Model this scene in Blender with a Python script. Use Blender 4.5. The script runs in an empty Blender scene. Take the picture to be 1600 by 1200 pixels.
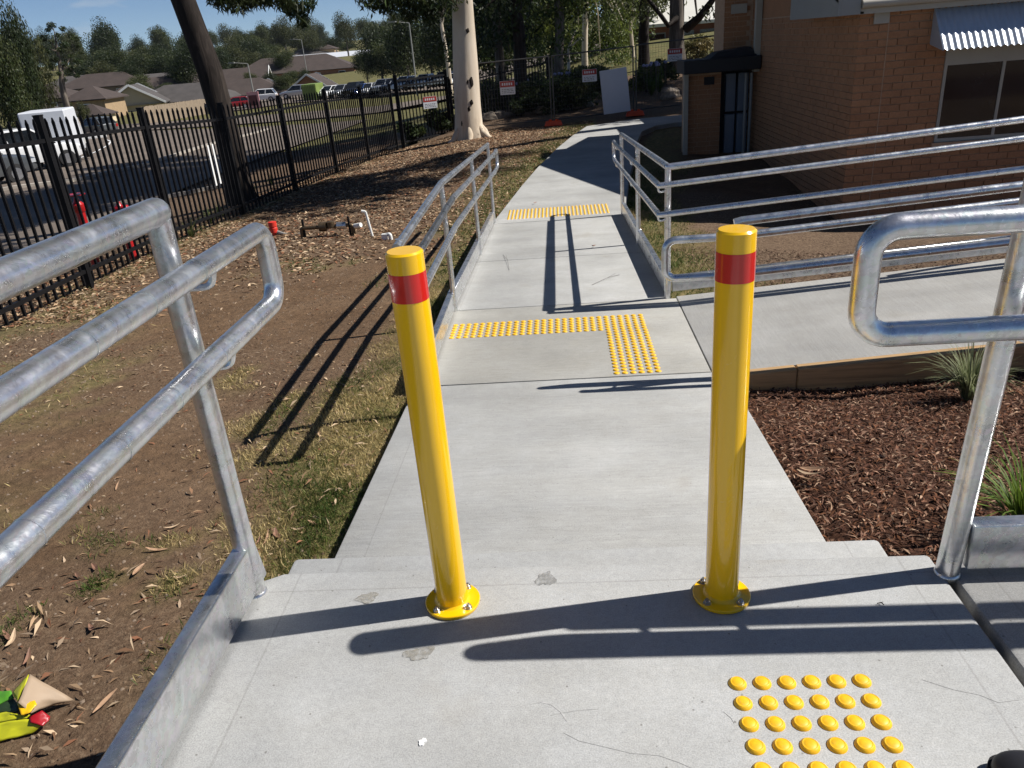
import bpy, bmesh, math, random
import numpy as np
from mathutils import Vector, Matrix

# ------------------------------------------------------------------ camera, sky, sun, exposure
SC = bpy.context.scene
COL = SC.collection
CAM = np.array([0.0, 0.0, 1.26])
F = 1201.0
R = np.array([[0.99593253, -0.05008368, -0.07490006],
              [0.04791898, -0.40955271, 0.91102708],
              [-0.07630312, -0.91091064, -0.40548691]])
cd = bpy.data.cameras.new('camera')
cam = bpy.data.objects.new('camera', cd)
COL.objects.link(cam)
cd.sensor_width = 36.0
cd.lens = F / 1600 * 36
cd.clip_start = 0.05
cd.clip_end = 6000
rt, up, bk = R @ np.array([1, 0, 0.]), R @ np.array([0, -1, 0.]), R @ np.array([0, 0, -1.])
M = Matrix(((rt[0], up[0], bk[0], CAM[0]), (rt[1], up[1], bk[1], CAM[1]), (rt[2], up[2], bk[2], CAM[2]), (0, 0, 0, 1)))
cam.matrix_world = M
SC.camera = cam

SUN = Vector((0.95, 0.14, 1.0)).normalized()
SUN_EL = math.asin(SUN.z)
world = bpy.data.worlds.new("World")
SC.world = world
world.use_nodes = True
wn = world.node_tree
wn.nodes.clear()
wo = wn.nodes.new('ShaderNodeOutputWorld')
wb = wn.nodes.new('ShaderNodeBackground')
sk = wn.nodes.new('ShaderNodeTexSky')
sk.sky_type = 'NISHITA'
sk.sun_disc = False
sk.sun_elevation = SUN_EL
sk.sun_rotation = math.atan2(SUN.x, SUN.y)
sk.air_density = 0.55
sk.dust_density = 0.0
sk.ozone_density = 5.0
wb.inputs['Strength'].default_value = 0.063
# a few thin fair-weather clouds low over the horizon
tc = wn.nodes.new('ShaderNodeTexCoord')
mp = wn.nodes.new('ShaderNodeMapping')
mp.inputs['Scale'].default_value = (7, 7, 30)
nz = wn.nodes.new('ShaderNodeTexNoise')
nz.inputs['Scale'].default_value = 1.6
nz.inputs['Detail'].default_value = 6
cr = wn.nodes.new('ShaderNodeValToRGB')
cr.color_ramp.elements[0].position = 0.60
cr.color_ramp.elements[0].color = (0, 0, 0, 1)
cr.color_ramp.elements[1].position = 0.78
cr.color_ramp.elements[1].color = (0.5, 0.5, 0.5, 1)
mxs = wn.nodes.new('ShaderNodeMixRGB')
mxs.inputs['Color2'].default_value = (6.6, 7.0, 7.4, 1)
wn.links.new(tc.outputs['Generated'], mp.inputs['Vector'])
wn.links.new(mp.outputs[0], nz.inputs['Vector'])
wn.links.new(nz.outputs['Fac'], cr.inputs['Fac'])
wn.links.new(cr.outputs['Color'], mxs.inputs['Fac'])
wn.links.new(sk.outputs[0], mxs.inputs['Color1'])
wn.links.new(mxs.outputs[0], wb.inputs['Color'])
wn.links.new(wb.outputs[0], wo.inputs['Surface'])

sd = bpy.data.lights.new('sun', 'SUN')
sd.energy = 5.0
sd.angle = math.radians(0.53)
sd.color = (1.0, 0.96, 0.90)
so = bpy.data.objects.new('sun', sd)
COL.objects.link(so)
so.location = (20, 5, 30)
so.rotation_euler = SUN.to_track_quat('Z', 'Y').to_euler()

SC.view_settings.view_transform = 'Standard'
SC.view_settings.look = 'None'
SC.view_settings.exposure = 0.43
SC.view_settings.gamma = 1
SC.view_settings.use_curve_mapping = False
SC.render.engine = 'CYCLES'
SC.cycles.max_bounces = 6
SC.cycles.diffuse_bounces = 2
SC.cycles.glossy_bounces = 3
SC.cycles.transmission_bounces = 2
SC.cycles.transparent_max_bounces = 6

random.seed(4)
RNG = np.random.default_rng(7)
PI = math.pi


def at(px, py, d):
    """point seen d metres away in the direction of photo pixel (px, py)"""
    r = R @ np.array([px - 800.0, py - 600.0, F])
    r /= np.linalg.norm(r)
    return CAM + r * d


# ------------------------------------------------------------------ terrain height
CTRL = np.array([
    (-1, -2, -.5), (-1.3, 0, -.5), (-1.2, 1.5, -.5), (-1.2, 2.5, -.64), (-1.2, 4.3, -.72), (-1.2, 7, -.82), (-1.2, 10, -.93),
    (-1, 13, -.93), (-.4, 17, -.93), (.5, 21.5, -.93), (-2.5, 3.5, -.7), (-2, 1.8, -.56), (-3, 6, -.78), (-3, 9.7, -.85),
    (-3, 14, -.95), (-2.4, 21.5, -1.0), (-4, 2, -.62), (-5.05, 5.6, -.76), (-5.25, 8, -.86), (-5.42, 10.4, -.96), (-5.35, 12.8, -1.06),
    (-5.2, 15.2, -1.12), (-5.0, 17.6, -1.16), (-4.8, 20, -1.24), (-4.53, 22.4, -1.3), (-7, 4, -.9), (-7.5, 8, -1.12),
    (-8, 13, -1.4), (-7.5, 20, -1.6), (-11, 10, -1.5), (-13, 20, -1.9), (-10, 60, -3), (-71, 218, -2.4), (-150, 150, -4), (-200, 300, 4),
    (-100, 400, 4), (0, 300, 2), (100, 300, 8), (-500, 800, 14), (0, 900, 18), (500, 800, 25), (-1200, 300, 5), (-60, 20, -3.2), (-40, 0, -2.5),
    (1.2, 1.9, -.46), (1.25, 2.4, -.56), (1.3, 3.3, -.62), (1.5, 4.1, -.74), (3, 4.0, -.66), (3, 2.2, -.35), (1.2, 6.2, -.71), (3, 6.3, -.68),
    (2, 8, -1.0), (3, 9, -1.22), (4, 10.5, -1.35), (6, 10.4, -1.35), (2.2, 11, -1.08), (2.4, 15, -1.0), (3, 19, -.98),
    (5, 6.4, -.6), (8, 8, -1.0), (6, 3, -.3), (2, 23, -.92), (0, 23, -1.0), (4.5, 23, -.88), (0, 28, -.75), (4, 30, -.4), (-3, 28, -1.0),
    (10, 40, .4), (4, 60, .5), (30, 30, 1), (2, -3, -.4), (300, 0, 3), (-6, 34, -1.8), (-800, -200, 0), (600, -300, 5), (0, -400, 0),
    (-400, 1800, 25), (1500, 1500, 40), (-1800, 1500, 25)], float)


def warp(x, y, s=8.0):
    r = np.hypot(x, y) + 1e-9
    k = s * np.arcsinh(r / s) / r
    return x * k, y * k


CTRL = np.vstack([CTRL] + [at(a_, b_, c_)[None] for a_, b_, c_ in ((45, 268, 42), (155, 213, 80), (300, 180, 108), (370, 172, 114), (110, 194, 120), (600, 152, 106), (700, 138, 112), (450, 160, 112), (230, 230, 52), (20, 300, 30))])
_cx, _cy = warp(CTRL[:, 0], CTRL[:, 1])
_D = np.hypot(_cx[:, None] - _cx[None], _cy[:, None] - _cy[None])
_n = len(CTRL)
_A = np.zeros((_n + 1, _n + 1))
_A[:_n, :_n] = _D + 0
_A[:_n, _n] = 1
_A[_n, :_n] = 1
_W = np.linalg.solve(_A, np.append(CTRL[:, 2], 0))


def gz(x, y):
    x = np.atleast_1d(np.asarray(x, float))
    y = np.atleast_1d(np.asarray(y, float))
    sh = x.shape
    u, v = warp(x.ravel(), y.ravel())
    out = np.empty(u.size)
    for a in range(0, u.size, 20000):
        b = a + 20000
        d = np.hypot(u[a:b, None] - _cx[None], v[a:b, None] - _cy[None])
        out[a:b] = d @ _W[:_n] + _W[_n]
    return out.reshape(sh)


def gz1(x, y):
    return float(gz([x], [y])[0])


def vnoise(x, y, s, seed=0):
    """cheap smooth value noise, vectorised, 0..1"""
    x = np.asarray(x) / s + 37.3 * seed
    y = np.asarray(y) / s - 11.7 * seed
    xi, yi = np.floor(x), np.floor(y)
    fx, fy = x - xi, y - yi
    fx, fy = fx * fx * (3 - 2 * fx), fy * fy * (3 - 2 * fy)

    def h(a, b):
        q = np.sin(a * 127.1 + b * 311.7 + seed * 74.7) * 43758.5453
        return q - np.floor(q)
    return (h(xi, yi) * (1 - fx) + h(xi + 1, yi) * fx) * (1 - fy) + (h(xi, yi + 1) * (1 - fx) + h(xi + 1, yi + 1) * fx) * fy


# ------------------------------------------------------------------ mesh helpers
def wloc(o):
    v = Vector((0, 0, 0))
    while o is not None:
        v += o.location
        o = o.parent
    return v


def link(o, parent=None):
    COL.objects.link(o)
    if parent is not None:
        o.parent = parent
    return o


def tag(o, label=None, cat=None, group=None, kind=None):
    if label:
        o['label'] = label
    if cat:
        o['category'] = cat
    if group:
        o['group'] = group
    if kind:
        o['kind'] = kind
    return o


def thing(name, loc, label, cat, group=None, rz=0.0):
    o = bpy.data.objects.new(name, None)
    o.empty_display_size = 0.1
    o.location = loc
    o.rotation_euler = (0, 0, rz)
    COL.objects.link(o)
    return tag(o, label, cat, group)


class MB:
    def __init__(self):
        self.v, self.f, self.m = [], [], []
        self.mi = 0

    def add(self, vs, fs):
        b = len(self.v)
        self.v += [tuple(map(float, p)) for p in vs]
        for f in fs:
            self.f.append(tuple(b + i for i in f))
            self.m.append(self.mi)
        return self

    def hexa(self, p):
        return self.add(p, [(0, 3, 2, 1), (4, 5, 6, 7), (0, 1, 5, 4), (1, 2, 6, 5), (2, 3, 7, 6), (3, 0, 4, 7)])

    def box(self, x0, x1, y0, y1, z0, z1):
        return self.hexa([(x0, y0, z0), (x1, y0, z0), (x1, y1, z0), (x0, y1, z0), (x0, y0, z1), (x1, y0, z1), (x1, y1, z1), (x0, y1, z1)])

    def obox(self, c, ax, ay, az, hx, hy, hz):
        c, ax, ay, az = map(np.asarray, (c, ax, ay, az))
        P = []
        for sz in (-1, 1):
            for sx, sy in ((-1, -1), (1, -1), (1, 1), (-1, 1)):
                P.append(c + ax * hx * sx + ay * hy * sy + az * hz * sz)
        return self.hexa(P)

    def bar(self, a, b, w, h, upv=(0, 0, 1)):
        a, b, upv = np.asarray(a, float), np.asarray(b, float), np.asarray(upv, float)
        d = b - a
        L = np.linalg.norm(d)
        d /= L
        s = np.cross(d, upv)
        s /= np.linalg.norm(s)
        u = np.cross(s, d)
        return self.obox((a + b) / 2, d, s, u, L / 2, w / 2, h / 2)

    def tube(self, pts, r, n=12, cap=True, radii=None, wob=0.0):
        P = [np.asarray(p, float) for p in pts]
        m = len(P)
        rr = radii if radii is not None else [r] * m
        T = []
        for i in range(m):
            a = P[max(i - 1, 0)]
            b = P[min(i + 1, m - 1)]
            t = b - a
            T.append(t / (np.linalg.norm(t) + 1e-12))
        ref = np.array([0, 0, 1.0]) if abs(T[0][2]) < 0.9 else np.array([1.0, 0, 0])
        nrm = np.cross(T[0], ref)
        nrm /= np.linalg.norm(nrm)
        V, Fc = [], []
        for i in range(m):
            nrm = nrm - T[i] * np.dot(nrm, T[i])
            nrm /= np.linalg.norm(nrm)
            bi = np.cross(T[i], nrm)
            for k in range(n):
                a = 2 * PI * k / n
                q = rr[i] * (1 + wob * math.sin(3 * a + i * 1.7) + wob * 0.6 * math.sin(5 * a - i * 2.3))
                V.append(P[i] + (nrm * math.cos(a) + bi * math.sin(a)) * q)
        for i in range(m - 1):
            for k in range(n):
                k2 = (k + 1) % n
                Fc.append((i * n + k, i * n + k2, (i + 1) * n + k2, (i + 1) * n + k))
        if cap:
            Fc.append(tuple(range(n - 1, -1, -1)))
            Fc.append(tuple((m - 1) * n + k for k in range(n)))
        return self.add(V, Fc)

    def lathe(self, prof, n=24, c=(0, 0, 0), axis='z', squash=(1, 1)):
        V, Fc = [], []
        for (r, z) in prof:
            for k in range(n):
                a = 2 * PI * k / n
                p = (r * math.cos(a) * squash[0], r * math.sin(a) * squash[1], z)
                if axis == 'x':
                    p = (p[2], p[0], p[1])
                elif axis == 'y':
                    p = (p[0], p[2], p[1])
                V.append((c[0] + p[0], c[1] + p[1], c[2] + p[2]))
        m = len(prof)
        for i in range(m - 1):
            for k in range(n):
                k2 = (k + 1) % n
                f = (i * n + k, i * n + k2, (i + 1) * n + k2, (i + 1) * n + k)
                Fc.append(f if axis != 'y' else f[::-1])
        if prof[0][0] > 1e-4:
            Fc.append(tuple(range(n - 1, -1, -1)) if axis != 'y' else tuple(range(n)))
        if prof[-1][0] > 1e-4:
            q = tuple((m - 1) * n + k for k in range(n))
            Fc.append(q if axis != 'y' else q[::-1])
        return self.add(V, Fc)

    def ball(self, c, rx, ry=None, rz=None, n=10):
        ry = ry or rx
        rz = rz or rx
        V, Fc = [], []
        for i in range(n + 1):
            th = PI * i / n
            for k in range(n * 2):
                a = PI * k / n
                V.append((c[0] + rx * math.sin(th) * math.cos(a), c[1] + ry * math.sin(th) * math.sin(a), c[2] + rz * math.cos(th)))
        m = n * 2
        for i in range(n):
            for k in range(m):
                k2 = (k + 1) % m
                Fc.append((i * m + k, (i + 1) * m + k, (i + 1) * m + k2, i * m + k2))
        return self.add(V, Fc)

    def build(self, name, mat, parent=None, smooth=False, bevel=0.0, local=False, seg=1):
        me = bpy.data.meshes.new(name)
        off = Vector((0, 0, 0)) if (parent is None or local) else wloc(parent)
        vs = [(a - off.x, b - off.y, c - off.z) for a, b, c in self.v]
        me.from_pydata(vs, [], self.f)
        mats = mat if isinstance(mat, (list, tuple)) else [mat]
        for q in mats:
            me.materials.append(q)
        if len(mats) > 1:
            me.polygons.foreach_set('material_index', self.m)
        if bevel:
            bm = bmesh.new()
            bm.from_mesh(me)
            bmesh.ops.remove_doubles(bm, verts=bm.verts, dist=1e-5)
            es = [e for e in bm.edges if len(e.link_faces) == 2 and e.calc_face_angle(0) > 0.6]
            bmesh.ops.bevel(bm, geom=es, offset=bevel, segments=seg, affect='EDGES', profile=0.5)
            bm.to_mesh(me)
            bm.free()
        if smooth:
            me.polygons.foreach_set('use_smooth', [True] * len(me.polygons))
            me.update()
            try:
                me.set_sharp_from_angle(angle=math.radians(40))
            except Exception:
                pass
        me.update()
        o = bpy.data.objects.new(name, me)
        return link(o, parent)


def fast_mesh(name, V, faces4, mat, cols=None, parent=None, tris=False):
    """V (n,3) array, faces (m,4|3) int array, cols (n,3)"""
    me = bpy.data.meshes.new(name)
    k = faces4.shape[1]
    V = np.asarray(V, np.float32)
    if parent is not None:
        V = V - np.array(wloc(parent), np.float32)
    me.vertices.add(len(V))
    me.vertices.foreach_set('co', V.ravel())
    me.loops.add(faces4.size)
    me.loops.foreach_set('vertex_index', faces4.astype(np.int32).ravel())
    me.polygons.add(len(faces4))
    me.polygons.foreach_set('loop_start', np.arange(0, faces4.size, k, dtype=np.int32))
    try:
        me.polygons.foreach_set('loop_total', np.full(len(faces4), k, np.int32))
    except Exception:
        pass
    if cols is not None:
        a = me.attributes.new('Col', 'FLOAT_COLOR', 'POINT')
        c4 = np.ones((len(V), 4), np.float32)
        c4[:, :cols.shape[1]] = cols
        a.data.foreach_set('color', c4.ravel())
    me.materials.append(mat)
    me.update(calc_edges=True)
    me.validate()
    o = bpy.data.objects.new(name, me)
    return link(o, parent)


def unit(a):
    return a / (np.linalg.norm(a, axis=-1, keepdims=True) + 1e-9)


def cards(C, D, N, L, Wd, bend=0.0, shape='leaf'):
    """leaf cards: centre C, long direction D, normal N (n,3); length L, width Wd -> V,F  (two quads folded / diamond)"""
    D = unit(D)
    S = unit(np.cross(D, N))
    N = np.cross(S, D)
    L = np.asarray(L)[:, None] * 0.5
    Wd = np.asarray(Wd)[:, None] * 0.5
    if shape == 'leaf':
        a = C - D * L - N * L * bend
        b = C + S * Wd
        c = C + D * L - N * L * bend
        d = C - S * Wd
    else:
        a = C - D * L - S * Wd
        b = C - D * L + S * Wd
        c = C + D * L + S * Wd
        d = C + D * L - S * Wd
    n = len(C)
    V = np.stack([a, b, c, d], 1).reshape(-1, 3)
    Fq = np.arange(4 * n).reshape(n, 4)
    return V, Fq


def rand_dirs(n):
    v = RNG.normal(size=(n, 3))
    return unit(v)


def fillet(pts, rad, n=6):
    P = [np.asarray(p, float) for p in pts]
    out = [P[0]]
    for i in range(1, len(P) - 1):
        a, b, c = P[i - 1], P[i], P[i + 1]
        d1, d2 = a - b, c - b
        l1, l2 = np.linalg.norm(d1), np.linalg.norm(d2)
        d1, d2 = d1 / l1, d2 / l2
        ang = math.acos(max(-1, min(1, float(np.dot(d1, d2)))))
        if ang > PI - 0.02:
            out.append(b)
            continue
        t = min(rad / math.tan(ang / 2), l1 * 0.49, l2 * 0.49)
        r_ = t * math.tan(ang / 2)
        bis = unit(d1 + d2)
        cen = b + bis * (r_ / math.sin(ang / 2))
        p0, p1 = b + d1 * t, b + d2 * t
        e0, e1 = p0 - cen, p1 - cen
        tot = math.acos(max(-1, min(1, float(np.dot(e0, e1) / (np.linalg.norm(e0) * np.linalg.norm(e1))))))
        for k in range(n + 1):
            s = k / n
            q = (math.sin((1 - s) * tot) * e0 + math.sin(s * tot) * e1) / max(math.sin(tot), 1e-6)
            out.append(cen + q)
    out.append(P[-1])
    return out


# ------------------------------------------------------------------ materials
MATS = {}


def nt(name):
    m = bpy.data.materials.new(name)
    m.use_nodes = True
    t = m.node_tree
    b = t.nodes['Principled BSDF']
    MATS[name] = m
    return m, t, b


def _noise(t, scale, detail=4, rough=0.55, vec=None, dist=0.0):
    n = t.nodes.new('ShaderNodeTexNoise')
    n.inputs['Scale'].default_value = scale
    n.inputs['Detail'].default_value = detail
    n.inputs['Roughness'].default_value = rough
    n.inputs['Distortion'].default_value = dist
    if vec is not None:
        t.links.new(vec, n.inputs['Vector'])
    return n.outputs['Fac']


def _coord(t, scale=(1, 1, 1), kind='Object', rot=(0, 0, 0)):
    c = t.nodes.new('ShaderNodeTexCoord')
    m = t.nodes.new('ShaderNodeMapping')
    m.inputs['Scale'].default_value = scale
    m.inputs['Rotation'].default_value = rot
    t.links.new(c.outputs[kind], m.inputs['Vector'])
    return m.outputs[0]


def _geo(t, scale=(1, 1, 1), rot=(0, 0, 0)):
    c = t.nodes.new('ShaderNodeNewGeometry')
    m = t.nodes.new('ShaderNodeMapping')
    m.inputs['Scale'].default_value = scale
    m.inputs['Rotation'].default_value = rot
    t.links.new(c.outputs['Position'], m.inputs['Vector'])
    return m.outputs[0]


def _ramp(t, fac, stops):
    r = t.nodes.new('ShaderNodeValToRGB')
    e = r.color_ramp.elements
    while len(e) < len(stops):
        e.new(0.5)
    for i, (p, c) in enumerate(stops):
        e[i].position = p
        e[i].color = (c, c, c, 1) if isinstance(c, (int, float)) else (*c, 1)
    t.links.new(fac, r.inputs['Fac'])
    return r.outputs['Color']


def _mix(t, fac, a, b, mode='MIX'):
    m = t.nodes.new('ShaderNodeMixRGB')
    m.blend_type = mode
    for s, v in ((m.inputs['Fac'], fac), (m.inputs['Color1'], a), (m.inputs['Color2'], b)):
        if hasattr(v, 'default_value') or hasattr(v, 'is_linked'):
            t.links.new(v, s)
        elif isinstance(v, (int, float)):
            s.default_value = v if s.type == 'VALUE' else (v, v, v, 1)
        else:
            s.default_value = (*v, 1)
    return m.outputs['Color']


def _bump(t, b, h, strength, dist=0.01, prev=None):
    n = t.nodes.new('ShaderNodeBump')
    n.inputs['Strength'].default_value = strength
    n.inputs['Distance'].default_value = dist
    t.links.new(h, n.inputs['Height'])
    if prev is not None:
        t.links.new(prev, n.inputs['Normal'])
    t.links.new(n.outputs[0], b.inputs['Normal'])
    return n.outputs[0]


def plain(name, col, rough=0.6, metal=0.0, var=0.12, scale=6.0, bump=0.0, coat=0.0, spec=0.5):
    m, t, b = nt(name)
    v = _geo(t)
    n = _noise(t, scale, 5, 0.6, v)
    c0 = tuple(max(0, x * (1 - var)) for x in col)
    c1 = tuple(min(1, x * (1 + var)) for x in col)
    t.links.new(_ramp(t, n, [(0.3, c0), (0.7, c1)]), b.inputs['Base Color'])
    b.inputs['Roughness'].default_value = rough
    b.inputs['Metallic'].default_value = metal
    b.inputs['Coat Weight'].default_value = coat
    b.inputs['Specular IOR Level'].default_value = spec
    if bump:
        _bump(t, b, _noise(t, scale * 6, 4, 0.6, v), bump, 0.005)
    return m


def concrete(name, base, broom=(3, 120), blotch=0.2, lines=(), fine=260, warm=0.0, ylines=(), iso=False):
    """broom (sx, sy): stretched noise; lines: list of world x of tooled edge lines"""
    m, t, b = nt(name)
    v = _geo(t)
    big = _noise(t, 1.1, 5, 0.6, v)
    mid = _noise(t, 5.5, 6, 0.65, v, 0.6)
    br = _noise(t, 1.0, 3, 0.7, _geo(t, (broom[0], broom[1], 3)))
    br2 = _noise(t, 1.0, 2, 0.6, _geo(t, (broom[0] * 4, broom[1] * 0.33, 3))) if not iso else _noise(t, 38, 4, 0.7, v)
    fi = _noise(t, fine, 3, 0.8, v)
    pits = t.nodes.new('ShaderNodeTexVoronoi')
    pits.inputs['Scale'].default_value = 23
    t.links.new(v, pits.inputs['Vector'])
    lo = tuple(x * (1 - blotch) for x in base)
    hi = tuple(min(1, x * (1 + blotch * 0.6)) for x in base)
    c = _ramp(t, big, [(0.3, lo), (0.65, hi)])
    c = _mix(t, _ramp(t, mid, [(0.35, 0.0), (0.75, 0.32)]), c, tuple(x * y for x, y in zip(base, (0.82, 0.78, 0.70))))
    c = _mix(t, 0.30, c, _ramp(t, br, [(0.3, 0.55), (0.7, 1.0)]), 'MULTIPLY')
    bands = _noise(t, 1.0, 3, 0.5, _geo(t, (.35, 3.2, 1)), 0.3)
    c = _mix(t, 0.5, c, _ramp(t, bands, [(0.35, 0.80), (0.65, 1.0)]), 'MULTIPLY')
    c = _mix(t, 0.18, c, _ramp(t, br2, [(0.35, 0.6), (0.65, 1.0)]), 'MULTIPLY')
    c = _mix(t, 0.6, c, _ramp(t, fi, [(0.33, 0.45), (0.60, 1.0)]), 'MULTIPLY')
    # scattered pin holes and specks
    c = _mix(t, _ramp(t, pits.outputs['Distance'], [(0.04, 0.65), (0.075, 0.0)]), c, (0.12, 0.11, 0.10))
    st = _noise(t, 2.3, 3, 0.5, _geo(t, (1, 1, 1), (0, 0, 0.7)))
    c = _mix(t, _ramp(t, st, [(0.66, 0.0), (0.74, 0.25)]), c, (0.27, 0.235, 0.18))
    for ax_, x0 in [('X', q) for q in lines] + [('Y', q) for q in ylines]:
        s = t.nodes.new('ShaderNodeSeparateXYZ')
        g = t.nodes.new('ShaderNodeNewGeometry')
        t.links.new(g.outputs['Position'], s.inputs[0])
        a1 = t.nodes.new('ShaderNodeMath')
        a1.operation = 'SUBTRACT'
        a1.inputs[1].default_value = x0
        t.links.new(s.outputs[ax_], a1.inputs[0])
        a2 = t.nodes.new('ShaderNodeMath')
        a2.operation = 'ABSOLUTE'
        t.links.new(a1.outputs[0], a2.inputs[0])
        c = _mix(t, _ramp(t, a2.outputs[0], [(0.001, 0.3), (0.0035, 0.0)]), c, (0.13, 0.12, 0.11))
    t.links.new(c, b.inputs['Base Color'])
    b.inputs['Roughness'].default_value = 0.86
    b.inputs['Specular IOR Level'].default_value = 0.3
    n1 = _bump(t, b, br, 0.25, 0.002)
    _bump(t, b, fi, 0.35, 0.0016, n1)
    return m


M_LAND = concrete('concrete_float', (0.50, 0.505, 0.50), broom=(70, 74), fine=300, iso=True, lines=(0.80, -0.745), ylines=(1.575,))
M_LAND2 = concrete('concrete_float_side', (0.47, 0.47, 0.46), broom=(70, 74), fine=300, iso=True, lines=(0.99,))
M_RAMP = concrete('concrete_broom', (0.50, 0.50, 0.485), broom=(4, 150), lines=(-0.84,))
M_PAD = concrete('concrete_broom_buff', (0.475, 0.465, 0.43), broom=(4, 130), lines=())
M_BRANCH = concrete('concrete_broom_cross', (0.50, 0.49, 0.465), broom=(110, 5))


def galv(name, rough=0.27):
    m, t, b = nt(name)
    v = _geo(t)
    s1 = _noise(t, 9, 6, 0.7, v, 1.2)
    s2 = t.nodes.new('ShaderNodeTexVoronoi')
    s2.inputs['Scale'].default_value = 60
    t.links.new(_mix(t, 0.08, v, _noise(t, 30, 3, 0.6, v)), s2.inputs['Vector'])
    c = _ramp(t, s1, [(0.25, (0.46, 0.49, 0.52)), (0.5, (0.60, 0.63, 0.66)), (0.72, (0.78, 0.80, 0.82))])
    fl = _noise(t, 55, 4, 0.7, v, 3.0)
    c = _mix(t, _ramp(t, fl, [(0.60, 0.0), (0.68, 0.6)]), c, (0.92, 0.94, 0.95))
    c = _mix(t, 0.25, c, s2.outputs['Color'], 'OVERLAY')
    hs = t.nodes.new('ShaderNodeHueSaturation')
    hs.inputs['Saturation'].default_value = 0.25
    t.links.new(c, hs.inputs['Color'])
    t.links.new(hs.outputs[0], b.inputs['Base Color'])
    b.inputs['Metallic'].default_value = 0.92
    t.links.new(_ramp(t, s1, [(0.25, rough * 0.75), (0.75, rough * 1.5)]), b.inputs['Roughness'])
    # drips and runs of zinc left along the pipe
    _bump(t, b, _noise(t, 26, 5, 0.65, v, 1.5), 0.22, 0.004)
    return m


M_GALV = galv('galvanised_steel')
M_YEL = plain('yellow_powdercoat', (0.87, 0.50, 0.003), 0.22, 0, 0.03, 3, coat=0.6)
M_RED = plain('red_reflective_tape', (0.56, 0.013, 0.010), 0.22, 0, 0.05, 40, coat=0.5)
def scuffed(m, sc, lo, hi, col, amt):
    t = m.node_tree
    b = t.nodes['Principled BSDF']
    src = b.inputs['Base Color'].links[0].from_socket
    n = _noise(t, sc, 6, 0.75, _geo(t), 0.8)
    f = _ramp(t, n, [(lo, 0.0), (hi, amt)])
    t.links.new(_mix(t, f, src, col), b.inputs['Base Color'])
    t.links.new(_ramp(t, n, [(lo, b.inputs['Roughness'].default_value), (hi, 0.7)]), b.inputs['Roughness'])


scuffed(M_YEL, 22, 0.64, 0.74, (0.55, 0.36, 0.05), 0.55)
scuffed(M_RED, 40, 0.66, 0.74, (0.40, 0.10, 0.08), 0.5)
M_STUD = plain('yellow_tactile_plastic', (0.82, 0.46, 0.012), 0.45, 0, 0.12, 60)
scuffed(M_STUD, 70, 0.56, 0.72, (0.42, 0.30, 0.10), 0.55)
M_BOLT = plain('zinc_bolt', (0.45, 0.45, 0.44), 0.3, 0.9, 0.1, 80)
M_BLACK = plain('black_powdercoat', (0.006, 0.006, 0.007), 0.6, 0, 0.2, 10, spec=0.2)
M_TIMBER = None


def timber(name, base, axis=(2, 60, 60)):
    m, t, b = nt(name)
    g = _noise(t, 1.0, 6, 0.65, _geo(t, axis), 0.4)
    c = _ramp(t, g, [(0.3, tuple(x * 0.55 for x in base)), (0.5, base), (0.75, tuple(min(1, x * 1.3) for x in base))])
    t.links.new(c, b.inputs['Base Color'])
    b.inputs['Roughness'].default_value = 0.75
    _bump(t, b, g, 0.3, 0.004)
    return m


M_TIMBER = timber('sleeper_pine', (0.40, 0.25, 0.115), (2.5, 50, 60))


def attr_mat(name, rough=0.75, trans=0.0, spec=0.3, varscale=0, gloss=0):
    m, t, b = nt(name)
    a = t.nodes.new('ShaderNodeAttribute')
    a.attribute_name = 'Col'
    t.links.new(a.outputs['Color'], b.inputs['Base Color'])
    b.inputs['Roughness'].default_value = rough
    b.inputs['Specular IOR Level'].default_value = spec
    if trans:
        out = t.nodes['Material Output']
        tr = t.nodes.new('ShaderNodeBsdfTranslucent')
        hs = t.nodes.new('ShaderNodeHueSaturation')
        hs.inputs['Value'].default_value = 1.35
        t.links.new(a.outputs['Color'], hs.inputs['Color'])
        t.links.new(hs.outputs[0], tr.inputs['Color'])
        mx = t.nodes.new('ShaderNodeMixShader')
        mx.inputs[0].default_value = trans
        t.links.new(b.outputs[0], mx.inputs[1])
        t.links.new(tr.outputs[0], mx.inputs[2])
        t.links.new(mx.outputs[0], out.inputs['Surface'])
    return m


M_LEAF = attr_mat('foliage', 0.55, 0.30, 0.3)
M_GRASS = attr_mat('grass_blades', 0.6, 0.25, 0.25)
M_LITTER = attr_mat('dry_leaves', 0.75, 0.08, 0.25)
M_CHIP = attr_mat('bark_chips', 0.85, 0.0, 0.2)


def bark(name, cols, scale=(6, 6, 1.2), rough=0.85, spots=0.0, bump=0.5):
    m, t, b = nt(name)
    v = _geo(t, scale)
    n = _noise(t, 1.0, 6, 0.65, v, 0.8)
    c = _ramp(t, n, [(0.3, cols[0]), (0.5, cols[1]), (0.7, cols[2])])
    if spots:
        s = _noise(t, 2.6, 4, 0.6, _geo(t, (1.2, 1.2, 0.55)), 0.6)
        c = _mix(t, _ramp(t, s, [(spots, 0.0), (spots + 0.02, 1.0)]), c, (0.035, 0.026, 0.02))
    t.links.new(c, b.inputs['Base Color'])
    b.inputs['Roughness'].default_value = rough
    b.inputs['Specular IOR Level'].default_value = 0.2
    _bump(t, b, n, bump, 0.03)
    return m


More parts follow.
